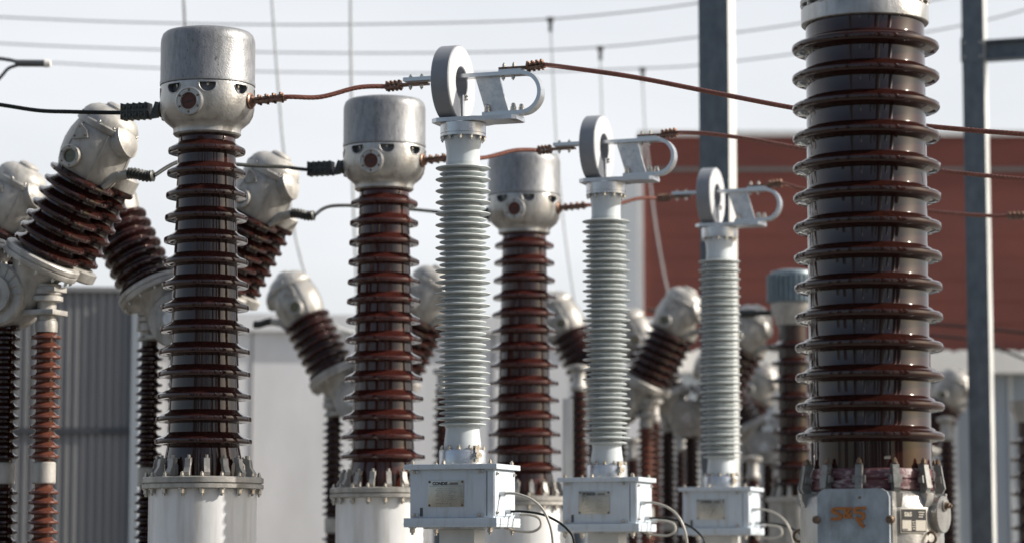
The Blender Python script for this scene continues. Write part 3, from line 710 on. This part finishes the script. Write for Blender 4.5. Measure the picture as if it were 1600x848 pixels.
lgm = MB().prism([(-0.03, -0.10), (0.018, -0.07), (0.034, -0.03), (0.036, 0.0), (-0.02, 0.0)], -0.026, 0.026, XYZ).mesh('lug', M_CAST, 30)
for i in range(12):
    ph = 2 + 30 * i
    cl = place(fcm, 'clamp', rad(ph, 100.5 * k, hs(762)), e)
    place(B_MD, 'bolt', T(0, 0.121, 0.012) @ Matrix.Rotation(R(-90), 4, 'X'), cl)
    place(lgm, 'lug', rad(ph, 106 * k, hs(768) - .012), e)
# front cover with lettering (faces local -Y)
fy = -108 * k - 0.06
zc_ = hs(766); FW = 0.188; fx = 0.0
pts = [(-FW, -0.9), (FW, -0.9), (FW, -0.04), (FW - .012, -.016), (FW - .04, 0), (-FW + .04, 0), (-FW + .012, -.016), (-FW, -.04)]
Mf = T(fx, fy, zc_) @ Matrix.Rotation(R(90), 4, 'X')      # x right, y up, z towards -Y
cv = MB().prism(pts, 0, 0.03, Mf).build('front_cover', M_COVER, e, 30)
MB().box(fx - FW + .02, fx + FW + .012, fy + 0.002, -0.2, zc_ - 0.9, zc_ - 0.012, bev=.012).build('cover_frame', M_CAST, e)
for x, y in ((-FW - .004, -0.158), (FW + .004, -0.158)):
    kn = MB(); kn.lathe([(0.014, -0.02), (0.016, 0.02), (0.021, 0.026), (0.021, 0.044), (0.016, 0.050)], 16, Mf @ T(x, y, 0)); kn.lathe([(0.021, 0.0), (0.021, 0.012)], 16, Mf @ T(x, y, 0)); kn.build('cover_screw', M_BOLTD, e)
place(B_T, 'bolt', Mf @ T(0.035, -0.045, 0.029), cv)
s_ = 0.183 / 460
def L(px, py): return ((px - 420) * s_, (330 - py) * s_)
st = [[(640, 0), (0, 0)]]
strokes = [[(470, 212), (250, 212), (222, 224), (212, 240), (224, 256), (300, 280), (318, 296), (322, 316), (306, 336), (285, 345), (190, 345)],
           [(560, 350), (500, 318), (408, 246), (402, 226), (418, 208), (444, 210), (456, 226), (448, 246), (392, 284), (374, 306), (374, 328), (392, 346), (440, 350), (474, 330), (496, 300)],
           [(655, 208), (545, 208), (514, 218), (502, 238), (518, 262), (596, 270), (618, 284), (624, 310), (618, 334), (600, 350), (540, 350)],
           [(520, 322), (556, 372), (590, 420), (622, 452)]]
for i, q in enumerate(strokes):
    if i == 1: continue
    MB().ribbon([L(*p) for p in q], (36 if i < 3 else 44) * s_, 0.0305, 0.040 + 0.0012 * i, Mf @ T(-0.024, -0.148, 0)).build('letter', M_ORANGE, cv, 30)
ax, ay = L(412, 279)
am = text_mb('&', 0.090, 0.0045, Mf @ T(-0.024 + ax, -0.148 + ay, 0.036) @ Matrix.Diagonal((0.92, 0.86, 1, 1)), 0.0022)
am.build('letter', M_ORANGE, cv, 30)
# rating plate
Mn = rad(46, 111.5 * k, hs(814)); rp = MB().box(-0.082, 0.082, -0.063, 0.063, 0, 0.004, Mn, bev=.001).build('rating_plate', M_CREAM, e)
MB().box(-0.078, 0.078, -0.059, 0.059, 0.0041, 0.0052, Mn).build('black_field', M_INK, rp, 0)
for a_, b_ in ((-0.072, -0.016), (0.012, 0.074)): MB().box(a_, b_, -0.052, 0.002, 0.0053, 0.0062, Mn).build('print_field', M_CREAM, rp, 0)
q = text_mb('S&S', 0.030, .0005, Mn @ T(-0.036, 0.032, 0.0058), .001)
for j in range(3): q.box(0.030 + .004 * (j % 2), 0.066 - .005 * j, 0.044 - .012 * j - .0022, 0.044 - .012 * j + .0022, 0.0053, 0.0062, Mn)
for j in range(4): q.box(-0.011 + .003 * (j % 2), 0.007, -0.006 - .012 * j - .002, -0.006 - .012 * j + .002, 0.0053, 0.0062, Mn)
q.build('lettering', M_CREAM, rp, 0)
q = MB()
for j in range(5): q.box(-0.070, -0.018, -0.044 + .01 * j, -0.0434 + .01 * j, 0.0063, 0.0066, Mn); q.box(0.014, 0.072, -0.044 + .01 * j, -0.0434 + .01 * j, 0.0063, 0.0066, Mn)
q.box(-.070, -.040, -.051, -.041, 0.0067, .0071, Mn); q.build('lettering', M_INKG, rp, 0)
# round cover on the right side
Md = rad(78, 101 * k, hs(804)); rc_ = MB().lathe([(0.086, 0), (0.090, 0.01), (0.090, 0.045), (0.096, 0.047), (0.097, 0.050), (0.097, 0.062), (0.094, 0.066), (0.02, 0.067)], 48, Md).build('round_cover', M_CAST, e)
MB().lathe([(0.030, 0.0675), (0.030, 0.076), (0.018, 0.078)], 24, Md @ T(0.0, 0.045, 0)).build('plug', M_CAST, rc_)
place(hexm('bolt', 0.016, 0.024, M_BOLTD), 'bolt', Md @ T(0.0, 0.045, 0.078), rc_)
for ph, yy in ((-92, 836), (62, 840)):
    Me = rad(ph, 108 * k, hs(yy)); o = MB(); t = [(0.0, 0.030 * math.sin(R(a)) , 0.030 + 0.030 * math.cos(R(a))) for a in range(0, 361, 20)]
    o.tube([Me @ Vector(p) for p in t], 0.008, 8); o.cyl(Me @ Vector((0, 0, -0.02)), Me @ Vector((0, 0, 0.004)), 0.012, seg=10); o.build('eye_bolt', M_BOLTD, e)
mk = MB(); Mk = rad(28, 94.6 * k, hs(718))
mk.box(-.022, .012, -.006, .010, 0.0001, 0.0012, Mk); mk.build('lettering', M_INKG, e, 0)

# ================================================================== Y-SHAPED BREAKERS
KA = 18.0 / F
def ext(mb_pts): return mb_pts
def build_breaker(blur=False):
    e = empty('circuit_breaker', (0, 0, 0), BUS); k = KA; seg = 48
    Z0 = 0.0                       # pivot height is local z = PZ
    PZ = H(465, 18.0)
    for sgn in (1, -1):
        M = T(sgn * 28 * k / .93, 0, PZ) @ Matrix.Rotation(R(29 * sgn), 4, 'Y')
        def l(prof): return [(r * k, s_ * k) for r, s_ in prof]
        MB().lathe(l([(30, -12), (34, 8), (33, 30), (40, 46), (46, 54)]), seg, M).build('arm_base', M_CASTD, e)
        fl = MB().lathe(l([(46, 54), (61, 55), (62, 57), (62, 63), (60, 64), (60, 65), (62, 66), (62, 72), (60, 74), (50, 75)]), seg, M).build('arm_flange', M_CASTD, e)
        for i in range(12):
            a = R(30 * i); place(B_M, 'bolt', M @ T(56 * k * math.cos(a), 56 * k * math.sin(a), 54.8 * k) @ DOWN, fl)
        tips = [84 + 20.6 * j for j in range(7)]
        shp = [(0.0, -6 * k), (0.7, -4.6 * k), (0.93, -3 * k), (1.0, 0), (0.93, 2.6 * k), (0.5, 4.6 * k), (0.15, 8 * k), (0.0, 11 * k)]
        pr = shed_profile(74 * k, 214 * k, 41 * k, 39 * k, [t * k for t in tips], lambda i, z: 55 * k, shp)
        MB().lathe(pr, seg, M).build('arm_insulator', M_PORC, e)
        # head: slightly oval casting
        Mo = M @ Matrix.Diagonal((0.95, 0.88, 1, 1))
        hd = MB().lathe(l([(44, 206), (46, 210), (51, 220), (56, 238), (57.5, 255), (56, 272), (52, 286), (50, 292)]), seg, Mo).build('head', M_CASTD, e)
        MB().lathe(l([(50, 291.8), (53.5, 292), (54, 294), (54, 301), (52, 303)]), seg, Mo).build('head_flange', M_CASTD, hd)
        dm = MB().lathe(l([(51, 302), (49, 311), (43, 319), (32, 326), (20, 329), (19, 333), (15, 336), (3, 337)]), seg, Mo).build('head_dome', M_CASTD, hd)
        for i in range(12):
            a = R(30 * i + 8); place(B_S, 'bolt', Mo @ T(51 * k * math.cos(a), 51 * k * math.sin(a), 302.5 * k), hd)
        rb_ = MB()
        for i in range(6):
            a = R(60 * i + 5); rb_.add([Vector((math.cos(a) * r_ * k, math.sin(a) * r_ * k, s_ * k)) + Vector((-math.sin(a), math.cos(a), 0)) * dd for r_, s_ in ((44, 212), (50, 212), (57.5, 238), (59, 256), (57.5, 272), (52.5, 291), (46, 291)) for dd in (-.004, .004)],
                    [[0, 2, 4, 6, 8, 10, 12], [1, 3, 5, 7, 9, 11, 13]] + [[2 * j, 2 * ((j + 1) % 7), 2 * ((j + 1) % 7) + 1, 2 * j + 1] for j in range(7)], Mo)
        rb_.build('rib', M_CASTD, hd)
        # side lobe towards the outside, sight glass and triangular plate towards the camera
        Ms = M @ T(sgn * 22 * k, -8 * k, 276 * k) @ Matrix.Rotation(R(48 * sgn), 4, 'Y') @ Matrix.Scale(0.8, 4)
        MB().lathe(l([(30, 0), (33, 14), (32, 28), (36, 30), (36, 38), (32, 40), (26, 46), (10, 49)]), 32, Ms).build('side_cover', M_CASTD, hd)
        def fac(ax, az):           # frame on the camera side of the head
            return M @ T(ax * k, 0, az * k) @ Matrix.Rotation(R(90), 4, 'X') @ T(0, 0, 50.5 * k)
        Mg = fac(-8 * sgn, 236)
        sg = MB().tubeshape(l([(10.5, -6), (18, -6), (18, 4), (16.5, 6), (12, 6), (10.5, 4)]), 28, Mg).build('sight_window', M_CASTD, hd)
        MB().lathe(l([(11, -2), (11, 1)]), 24, Mg).build('glass', M_GLASSY, sg)
        for i in range(6): place(B_T, 'bolt', Mg @ T(14.5 * k * math.cos(R(60 * i)), 14.5 * k * math.sin(R(60 * i)), 5.5 * k), sg)
        Mt = fac(-12 * sgn, 276); th_ = R(-29 * sgn)
        tp = MB().prism([(-14 * k, -10 * k), (14 * k, -10 * k), (12 * k, 2 * k), (2 * k, 13 * k), (-2 * k, 13 * k)], -3 * k, 2.2 * k, Mt @ Matrix.Rotation(R(29 * sgn), 4, 'Z')).build('triangular_plate', M_CASTD, hd)
        for q in ((-9, -6), (9, -6), (0, 8)): place(B_T, 'bolt', Mt @ Matrix.Rotation(R(29 * sgn), 4, 'Z') @ T(q[0] * k, q[1] * k, 2.1 * k), tp)
        # thin grading capacitor running parallel behind
        Mc = M @ T(sgn * 26 * k, 66 * k, 0)
        gc = MB().lathe(shed_profile(78 * k, 212 * k, 20 * k, 20 * k, [(t + 3) * k for t in tips], lambda i, z: 29 * k, shp), 28, Mc).build('grading_capacitor', M_PORCD, e)
        MB().lathe(l([(24, 212), (28, 216), (28, 236), (20, 240)]), 24, Mc).build('capacitor_cap', M_CASTD, gc)
        MB().lathe(l([(26, 56), (34, 60), (34, 74), (24, 78)]), 24, Mc).build('capacitor_foot', M_CASTD, gc)
        # terminal arm and rubber shroud on the outer side of the head
        A = M @ Vector((sgn * 40 * k, -8 * k, 226 * k)); Bp = A + Vector((sgn * 0.20, 0, 0.03))
        tb = MB(); tb.cyl(A, Bp, 0.045, 0.028, seg=14); tb.cyl(A + Vector((0, -.03, -.06)), A + Vector((sgn * .12, -.02, .03)), 0.018, seg=8); tb.build('terminal', M_CASTD, hd)
        sh_ = MB()
        pts = [Bp + Vector((-sgn * .03, 0, 0)), Bp + Vector((sgn * .03, 0, -.005)), Bp + Vector((sgn * .10, 0, -.025)), Bp + Vector((sgn * .16, 0, -.025))]
        sp = spline(pts, 6); sh_.tube(sp, [0.030 + 0.010 * (j % 2) for j in range(len(sp))], 14); sh_.build('terminal_shroud', M_RUBBER, e)
        if sgn == 1: e['tx'] = (pts[-1].x, pts[-1].y, pts[-1].z)
    # centre housing
    hb = MB(); hb.lathe([(46 * k, -36 * k), (50 * k, -32 * k), (50 * k, 32 * k), (46 * k, 36 * k)], 40, T(0, 0, PZ + 2 * k) @ Matrix.Rotation(R(90), 4, 'X'))
    hb.lathe([(30 * k, -44 * k), (30 * k, 44 * k)], 32, T(0, 0, PZ + 2 * k) @ Matrix.Rotation(R(90), 4, 'X')); h_ = hb.build('centre_housing', M_CASTD, e)
    for i in range(9):
        a = R(20 * i); v = Vector((math.cos(a), 0, math.sin(a))); o = Vector((0, -36 * k, PZ + 2 * k))
        MB().cyl(o + v * 14 * k, o + v * 46 * k, 0.008, seg=6).build('rib', M_CASTD, h_)
    hb = MB(); hb.lathe([(14 * k, -45 * k - .02), (14 * k, -44 * k)], 20, T(0, 0, PZ + 2 * k) @ Matrix.Rotation(R(-90), 4, 'X')); hb.build('hub', M_GALV, h_)
    zb = PZ + 4 * k
    bm_ = MB(); bm_.box(-62 * k, 96 * k, -20 * k, 20 * k, zb + 2 * k, zb + 10 * k, bev=.004); bm_.box(-62 * k, 96 * k, -24 * k, 24 * k, zb - 34 * k, zb - 26 * k, bev=.004)
    bm_.box(-40 * k, 40 * k, -16 * k, 16 * k, zb - 26 * k, zb + 2 * k, bev=.004); bm_.build('bridge', M_CASTD, e)
    for cx in (-60, 0, 72):
        Mc = T(cx * k / .93 * (1.0 if cx != 72 else .93), 0, 0); th_ = (cx == 72)
        pv = MB(); zz = lambda y: H(y, 18.0)
        pv.lathe([(22 * k, zz(497)), (22 * k, zz(492)), (17 * k, zz(488)), (17 * k, zz(480)), (24 * k, zz(479)), (24 * k, zz(466)), (20 * k, zz(464)), (23 * k, zz(462)), (23 * k, zz(455)), (20 * k, zz(453)), (23 * k, zz(451)), (23 * k, zz(448)), (14 * k, zz(446))], 32, Mc) if not th_ else \
            pv.lathe([(17 * k, zz(521)), (17.5 * k, zz(508)), (17 * k, zz(504)), (15 * k, zz(502)), (15 * k, zz(474)), (25 * k, zz(473)), (25 * k, zz(466)), (19 * k, zz(464)), (22 * k, zz(462)), (22 * k, zz(455)), (18 * k, zz(453)), (22 * k, zz(451)), (22 * k, zz(447)), (14 * k, zz(445))], 32, Mc)
        c_ = pv.build('column_cap', M_CASTD, e)
        shp2 = [(0.0, -4 * k), (0.8, -2.6 * k), (1.0, -1 * k), (0.95, 2 * k), (0.4, 4 * k), (0.0, 8 * k)]
        m_ = M_PORC_SUNLIT if th_ else M_PORCD
        for a, b in ((522 if th_ else 497.5, 722), (756, 870)):
            t = []; y = b - 8
            while y > a + 5: t.append(zz(y)); y -= 15.4
            MB().lathe(shed_profile(zz(b), zz(a), 14.5 * k, 14.5 * k, t, lambda i, z: 24 * k, shp2), 32, Mc).build('column_insulator', m_, e)
        MB().lathe([(17 * k, zz(756)), (18.5 * k, zz(754)), (18.5 * k, zz(724)), (17 * k, zz(722))], 32, Mc).build('column_joint', M_CASTD, e)
        MB().lathe([(20 * k, 0), (20 * k, zz(870))], 24, Mc).build('column_foot', M_GALVD, e)
    return e
bk = build_breaker()
PZ = H(465, 18.0)
def set_breaker(o, cpx, pivy, D, scale, label):
    z = H(pivy, D); o.location = (X(cpx, D, z), D, z - PZ * scale); o.scale = (scale,) * 3
    tag(o, label, 'circuit breaker', 'Y shaped circuit breakers'); return o
BR = [(10, 465, 18.0, 1.0, 'large breaker arm with pale cast head leaning right, beside the nearest transformer'),
      (285, 503, 20.5, 1.0, 'Y shaped breaker whose two arms spread behind the nearest transformer'),
      (-104, 514, 20.9, 1.0, 'breaker with only its pale cast head showing at the left edge'),
      (563, 627, 25.7, 1.0, 'Y shaped breaker behind the middle transformer, its left arm against the concrete wall'),
      (967, 634, 29.3, 1.0, 'blurred Y shaped breaker behind the middle grey post insulator'),
      (1080, 655, 30.4, 1.0, 'blurred Y shaped breaker behind the farthest grey post insulator'),
      (1112, 713, 37.0, 1.0, 'small blurred breaker low down behind the farthest grey post insulator'),
      (1200, 700, 34.0, 1.0, 'blurred breaker housing low between the farthest grey insulator and the big column'),
      (1412, 722, 37.0, 1.0, 'small blurred breaker head and arm right of the big brown column')]
brs = []
for i, b in enumerate(BR):
    o = bk if i == 0 else copy_tree(bk); set_breaker(o, *b); brs.append(o)
for o in brs:          # no column in view may float: reach the ground
    if abs(o.location.z) > 0.01:
        for ch in o.children:
            if ch.name.startswith('column_foot'):
                ch.data = ch.data.copy(); dz = -o.location.z
                for v in ch.data.vertices:
                    if v.co.z < 0.05: v.co.z = dz
# black cables from the breakers to the next transformers
def term(o):
    t = bk['tx']; return W(o, t[0], t[1], t[2] + o.location.z)
for bi, ci, nm, pts in ((0, 1, 'middle', [(292, 250, 17.9), (380, 258, 18.4), (440, 261, 18.9)]), (1, 2, 'farthest', [(520, 322, 20.7), (600, 324, 21.2), (680, 331, 21.8)])):
    black_cable([term(brs[bi])] + [P(*q) for q in pts], 'black cable from a leaning breaker head to the %s transformer' % nm, cts[ci])
for o in brs: 
    if 'tx' in o: del o['tx']

# ================================================================== RIBBED CAP TRANSFORMERS (far, right)
def build_far():
    e = empty('ribbed_cap_transformer', (0, 0, 0), BUS); D = 27.0; k = D / F; z = lambda y: H(y, D)
    MB().lathe([(40 * k, 0), (40 * k, z(784)), ], 32).build('tank', M_CASTD, e)
    MB().lathe([(44 * k, z(783.8)), (44 * k, z(776)), (30 * k, z(775))], 32).build('flange', M_CASTD, e)
    t = [z(756 - 27 * i) for i in range(9)]
    shp = [(0.0, -0.03), (0.7, -0.02), (1.0, -0.008), (0.97, 0.008), (0.4, 0.022), (0.0, 0.05)]
    MB().lathe(shed_profile(z(775), z(505), 25 * k, 22 * k, t, lambda i, zz: (37 - .4 * i) * k, shp), 48).build('insulator', M_PORCD, e)
    MB().lathe([(26 * k, z(508)), (27 * k, z(500)), (33 * k, z(490)), (34 * k, z(474))], 40).build('head', M_CASTD, e)
    cp = MB(); cp.lathe([(34 * k, z(473.8)), (36 * k, z(472)), (36 * k, z(432)), (33 * k, z(425)), (20 * k, z(422)), (2 * k, z(421))], 48)
    for i in range(30): cp.box(-0.012, 0.012, 0, (z(430) - z(472)), 0, 0.030, rad(i * 12, 35.5 * k, z(472)))
    cp.build('ribbed_cap', M_BLUEC, e)
    tb = MB(); tb.cyl((-33 * k, 0, z(487)), (-60 * k, 0, z(487)), 0.028, seg=12); tb.cyl((-60 * k, 0, z(487)), (-84 * k, 0, z(487)), 0.042, seg=12); tb.build('terminal', M_RUBBER, e)
    fm = MB().prism([(0.0, 0), (0.05, 0), (0.03, 0.06), (0.02, 0.11), (-0.02, 0.11)], -0.02, 0.02, XYZ).mesh('clamp', M_CASTD, 30)
    for i in range(12): place(fm, 'clamp', rad(i * 30, 30 * k, z(775)), e)
    return e
fr = build_far(); fr.location = (X(1240, 27.0), 27.0, 0)
tag(fr, 'blurred transformer with blue grey ribbed cap, half hidden behind the big brown column', 'transformer', 'ribbed cap transformers')
f2 = copy_tree(fr); f2.location = (X(1612, 27.5), 27.5, -0.95); tag(f2, 'blurred dark brown transformer column cut off by the right edge', 'transformer', 'ribbed cap transformers')
for ch in list(f2.children):
    if ch.name.startswith(('terminal', 'ribbed_cap')): bpy.data.objects.remove(ch)
for ch in f2.children:
    if ch.name.startswith('tank'):
        ch.data = ch.data.copy()
        for v in ch.data.vertices:
            if v.co.z < .05: v.co.z = 0.95
# slim support insulators in the blurred middle ground
def build_support():
    e = empty('support_insulator', (0, 0, 0), BUS); D = 30.0; k = D / F; z = lambda y: H(y, D)
    MB().lathe([(14 * k, 0), (14 * k, z(850))], 24).build('foot', M_GALVD, e)
    t = []; y = 842
    while y > 668: t.append(z(y)); y -= 11.5
    shp = [(0.0, -0.02), (0.8, -0.012), (1.0, -0.004), (0.95, 0.008), (0.4, 0.018), (0.0, 0.034)]
    MB().lathe(shed_profile(z(850), z(660), 9.5 * k, 9.5 * k, t, lambda i, zz: 15 * k, shp), 32).build('insulator', M_PORC, e)
    MB().lathe([(11 * k, z(660)), (12 * k, z(655)), (9 * k, z(650)), (9 * k, z(632)), (15 * k, z(630)), (15 * k, z(624)), (6 * k, z(622))], 28).build('cap', M_CASTD, e)
    return e
sp0 = build_support()
SP = [(905, 27.5, 0.2, 'slim brown support insulator left of the middle grey post insulator'), (1021, 30.0, 0.0, 'slim brown support insulator with pale cap between the middle and farthest grey insulators'),
      (1066, 33.0, -0.2, 'dark slim support insulator just left of the farthest grey box'), (1176, 31.0, -0.6, 'short dark support insulator right of the farthest grey insulator'),
      (988, 33.0, -0.3, 'short slim support insulator just right of the middle grey insulator'), (1148, 34.5, -0.7, 'very short support insulator touching the right edge of the farthest grey insulator'),
      (1218, 33.5, -0.5, 'slim support insulator against the low panel building left of the big column'), (1479, 30.0, -0.2, 'slim support insulator just right of the big brown column'),
      (692, 28.0, 0.2, 'dark slim support insulator seen left of the nearest grey insulator neck')]
for i, (px, D, dz, lb_) in enumerate(SP):
    o = sp0 if i == 0 else copy_tree(sp0); o.location = (X(px, D), D, dz)
    tag(o, lb_, 'insulator', 'slim support insulators')
    if dz:
        for ch in o.children:
            if ch.name.startswith('foot'):
                ch.data = ch.data.copy()
                for v in ch.data.vertices:
                    if v.co.z < .05: v.co.z = -dz

# ================================================================== WIRES
def wire(name, pts, r, label, cat='wire', group='thin overhead wires', m=None):
    sp = spline([P(*q) for q in pts], 10); mb = MB(); mb.tube(sp, r, 8); o = mb.build(name, m or M_WIRE); tag(o, label, cat, group); return o
DW = 34.0
wire('overhead_wire', [(-200, 18, DW), (0, 27, DW), (200, 35, DW), (450, 39, DW), (700, 36, DW), (860, 30, DW), (1000, 17, DW), (1092, 5, DW), (1250, -18, DW), (1500, -60, DW)], 0.012, 'topmost overhead wire sagging across the sky')
wire('overhead_wire', [(-200, 52, DW + 1.5), (0, 68, DW + 1.5), (250, 78, DW + 1.5), (500, 83, DW + 1.5), (750, 82, DW + 1.5), (938, 74, DW + 1.5), (1092, 58, DW + 1.5), (1255, 36, DW + 1.5), (1500, -8, DW + 1.5), (1700, -60, DW + 1.5)], 0.012, 'second overhead wire from the top, crossing the full sky')
wire('overhead_wire', [(75, 98, DW + 3), (250, 107, DW + 3), (450, 113, DW + 3), (700, 115, DW + 3), (860, 112, DW + 3), (1004, 107, DW + 3), (1092, 102, DW + 3), (1250, 83, DW + 3), (1450, 50, DW + 3), (1520, 36, DW + 3), (1600, 16, DW + 3), (1800, -50, DW + 3)], 0.012, 'lowest overhead wire starting at the dark tee connector on the left')
wire('drop_wire', [(285, -60, 30), (287, 0, 30), (290, 60, 30.3), (296, 180, 30.5), (300, 400, 31), (300, 560, 31.5)], 0.016, 'thin hanging wire above the nearest grey cap', group='hanging drop wires')
wire('drop_wire', [(420, -60, 30), (425, 0, 30), (433, 110, 30), (444, 240, 30), (460, 360, 30), (485, 450, 30), (520, 505, 30.5), (560, 520, 31)], 0.015, 'hanging wire curving down past the left arm of the breaker by the wall', group='hanging drop wires')
wire('drop_wire', [(548, -60, 31), (548, 0, 31), (549, 110, 31), (552, 300, 31), (560, 500, 31)], 0.018, 'straight hanging wire above the middle transformer', group='hanging drop wires')
def dropper(pts, label):
    o = wire('drop_wire', pts, 0.012, label, group='hanging drop wires')
    x, y, D = pts[0]; c = P(x, y, D); mb = MB(); mb.box(c.x - .045, c.x + .045, c.y - .03, c.y + .03, c.z - .03, c.z + .03, bev=.008); mb.box(c.x - .025, c.x + .025, c.y - .02, c.y + .02, c.z - .16, c.z - .03)
    mb.build('line_clamp', M_INKG, o)
dropper([(860, 31, DW), (864, 110, DW), (870, 230, DW), (882, 360, DW), (896, 460, DW), (905, 520, DW)], 'hanging wire from the clamp nearest the ring topped insulator')
dropper([(938, 76, DW + 1.5), (940, 150, DW + 1.5), (944, 260, DW + 1.5), (955, 400, DW + 1.5), (965, 520, DW + 1.5)], 'hanging wire passing behind the middle ring')
dropper([(1004, 109, DW + 3), (1008, 200, DW + 3), (1020, 320, DW + 3), (1036, 420, DW + 3), (1055, 500, DW + 3)], 'hanging wire in front of the red hall corner')
wire('dark_wire', [(1380, 498, 33), (1450, 505, 33), (1530, 512, 33), (1620, 522, 33), (1750, 540, 33)], 0.016, 'upper of two dark wires before the red hall at right', group='dark wires at right', m=M_CABLE)
wire('dark_wire', [(1380, 515, 33.5), (1450, 523, 33.5), (1530, 533, 33.5), (1600, 560, 33.5), (1700, 600, 33.5)], 0.016, 'lower of two dark wires before the red hall at right', group='dark wires at right', m=M_CABLE)
wire('dark_wire', [(1012, 483, 29.5), (1060, 488, 29.5), (1120, 487, 28.5), (1170, 487, 27.4)], 0.016, 'dark wire leading to the blurred ribbed cap transformer', group='dark wires at right', m=M_CABLE)
# tee connector at the left
D = 22.0; o0 = P(40, 99, D); M_TEE = mat('grey_connector', (0.10, 0.105, 0.11), 0.45, 0.3)
e = empty('tee_connector', tuple(o0)); tag(e, 'dark tee shaped wire connector with a pale tip at the upper left', 'connector')
MB().tube(spline([P(-160, 78, D) - o0, P(0, 92, D) - o0, P(30, 99, D) - o0, P(50, 100, D) - o0], 10), 0.016, 10).build('upper_lead', M_TEE, e)
MB().tube(spline([P(-110, 240, D) - o0, P(-40, 165, D) - o0, P(0, 122, D) - o0, P(14, 107, D) - o0, P(34, 101, D) - o0], 10), 0.014, 10).build('lower_lead', M_TEE, e)
MB().cyl(P(24, 99, D) - o0, P(70, 99.5, D) - o0, 0.030, seg=14).build('body', M_TEE, e)
MB().cyl(P(70, 99.5, D) - o0, P(79, 99.5, D) - o0, 0.036, 0.030, seg=14).build('tip', M_WHITE, e)

# ================================================================== behind the camera (only seen mirrored in the glaze; posts added to make streaks)
def plain(name, x0, x1, y0, y1, z1, m, label, cat, roof=None):
    e = empty(name, ((x0 + x1) / 2, (y0 + y1) / 2, 0)); hx, hy = (x1 - x0) / 2, (y1 - y0) / 2
    MB().box(-hx, hx, -hy, hy, 0, z1).build('wall', m, e, 0); MB().box(-hx - .2, hx + .2, -hy - .2, hy + .2, z1, z1 + .35).build('roof', roof or M_GALVD, e, 0); tag(e, label, cat)
plain('control_building', -34, -8, -48, -36, 7.5, M_PANEL, 'blue grey control building behind the viewpoint on the left', 'building')
plain('storage_hall', 2, 30, -52, -40, 6.0, M_CONC, 'pale concrete storage hall behind the viewpoint on the right', 'building')
rr = random.Random(11)
spots = [(-9, -3, .5, 9), (-4.5, -6, .6, 11), (2.2, -7, .8, 12), (3.6, 1, .4, 8), (7.5, -2, .7, 11), (9.5, 5, .5, 9), (-14, -8, 1.2, 12), (15, -9, 1.4, 12), (-5.5, 3, .35, 4.2), (5.6, 6, .3, 4.4)]
for j in range(26):
    x = -15 + 30 * (j + rr.uniform(.1, .9)) / 26; y = rr.uniform(-12, 0); spots.append((x, y, rr.uniform(.25, .65), rr.uniform(3.2, 6.2)))
for (x, y, wd, h) in spots:
    e = empty('steel_column', (x, y, 0), BUS); tag(e, 'added steel column behind the viewpoint, mirrored as a streak in the glaze', 'column', 'added columns behind the viewpoint')  # unseen columns, dark and white, added to streak the reflections
    MB().box(-wd / 2, wd / 2, -wd / 2, wd / 2, 0, h, bev=.01).build('shaft', M_GALVD if rr.random() < .7 else M_TANK, e)
for (x, y, wd, h) in [(1.0, 1.2, .3, 3.6), (-1.0, 1.5, .35, 5.5), (0.35, -1.8, .3, 5.2), (-3.3, -1.5, .6, 8), (4.4, -1.5, .5, 9), (6.2, 2.5, .6, 6), (-0.9, -2.5, .5, 6.5), (0.9, -3.5, .5, 4.6), (-2.3, 0.5, .4, 5), (2.6, -1, .5, 7.5), (-2.1, 8.6, .5, 9), (3.3, 9.2, .6, 10), (5.0, 11.6, .5, 4.6), (-3.4, 12.0, .45, 4.3), (2.3, 5.2, .5, 3.2), (-1.3, 3.4, .4, 3.4), (-5.2, 9.0, .7, 5.4), (7.0, 8.6, .8, 9), (4.6, 4.0, .6, 4.2), (-4.0, 5.6, .6, 9)]:
    e = empty('steel_column', (x, y, 0), BUS); tag(e, 'added steel post just out of view, mirrored as a dark streak in the glaze', 'column', 'added posts beside the view')  # unseen dark posts added close by to widen the mirrored streaks
    MB().box(-wd / 2, wd / 2, -wd / 2, wd / 2, 0, h, bev=.01).build('shaft', M_GALVD, e)
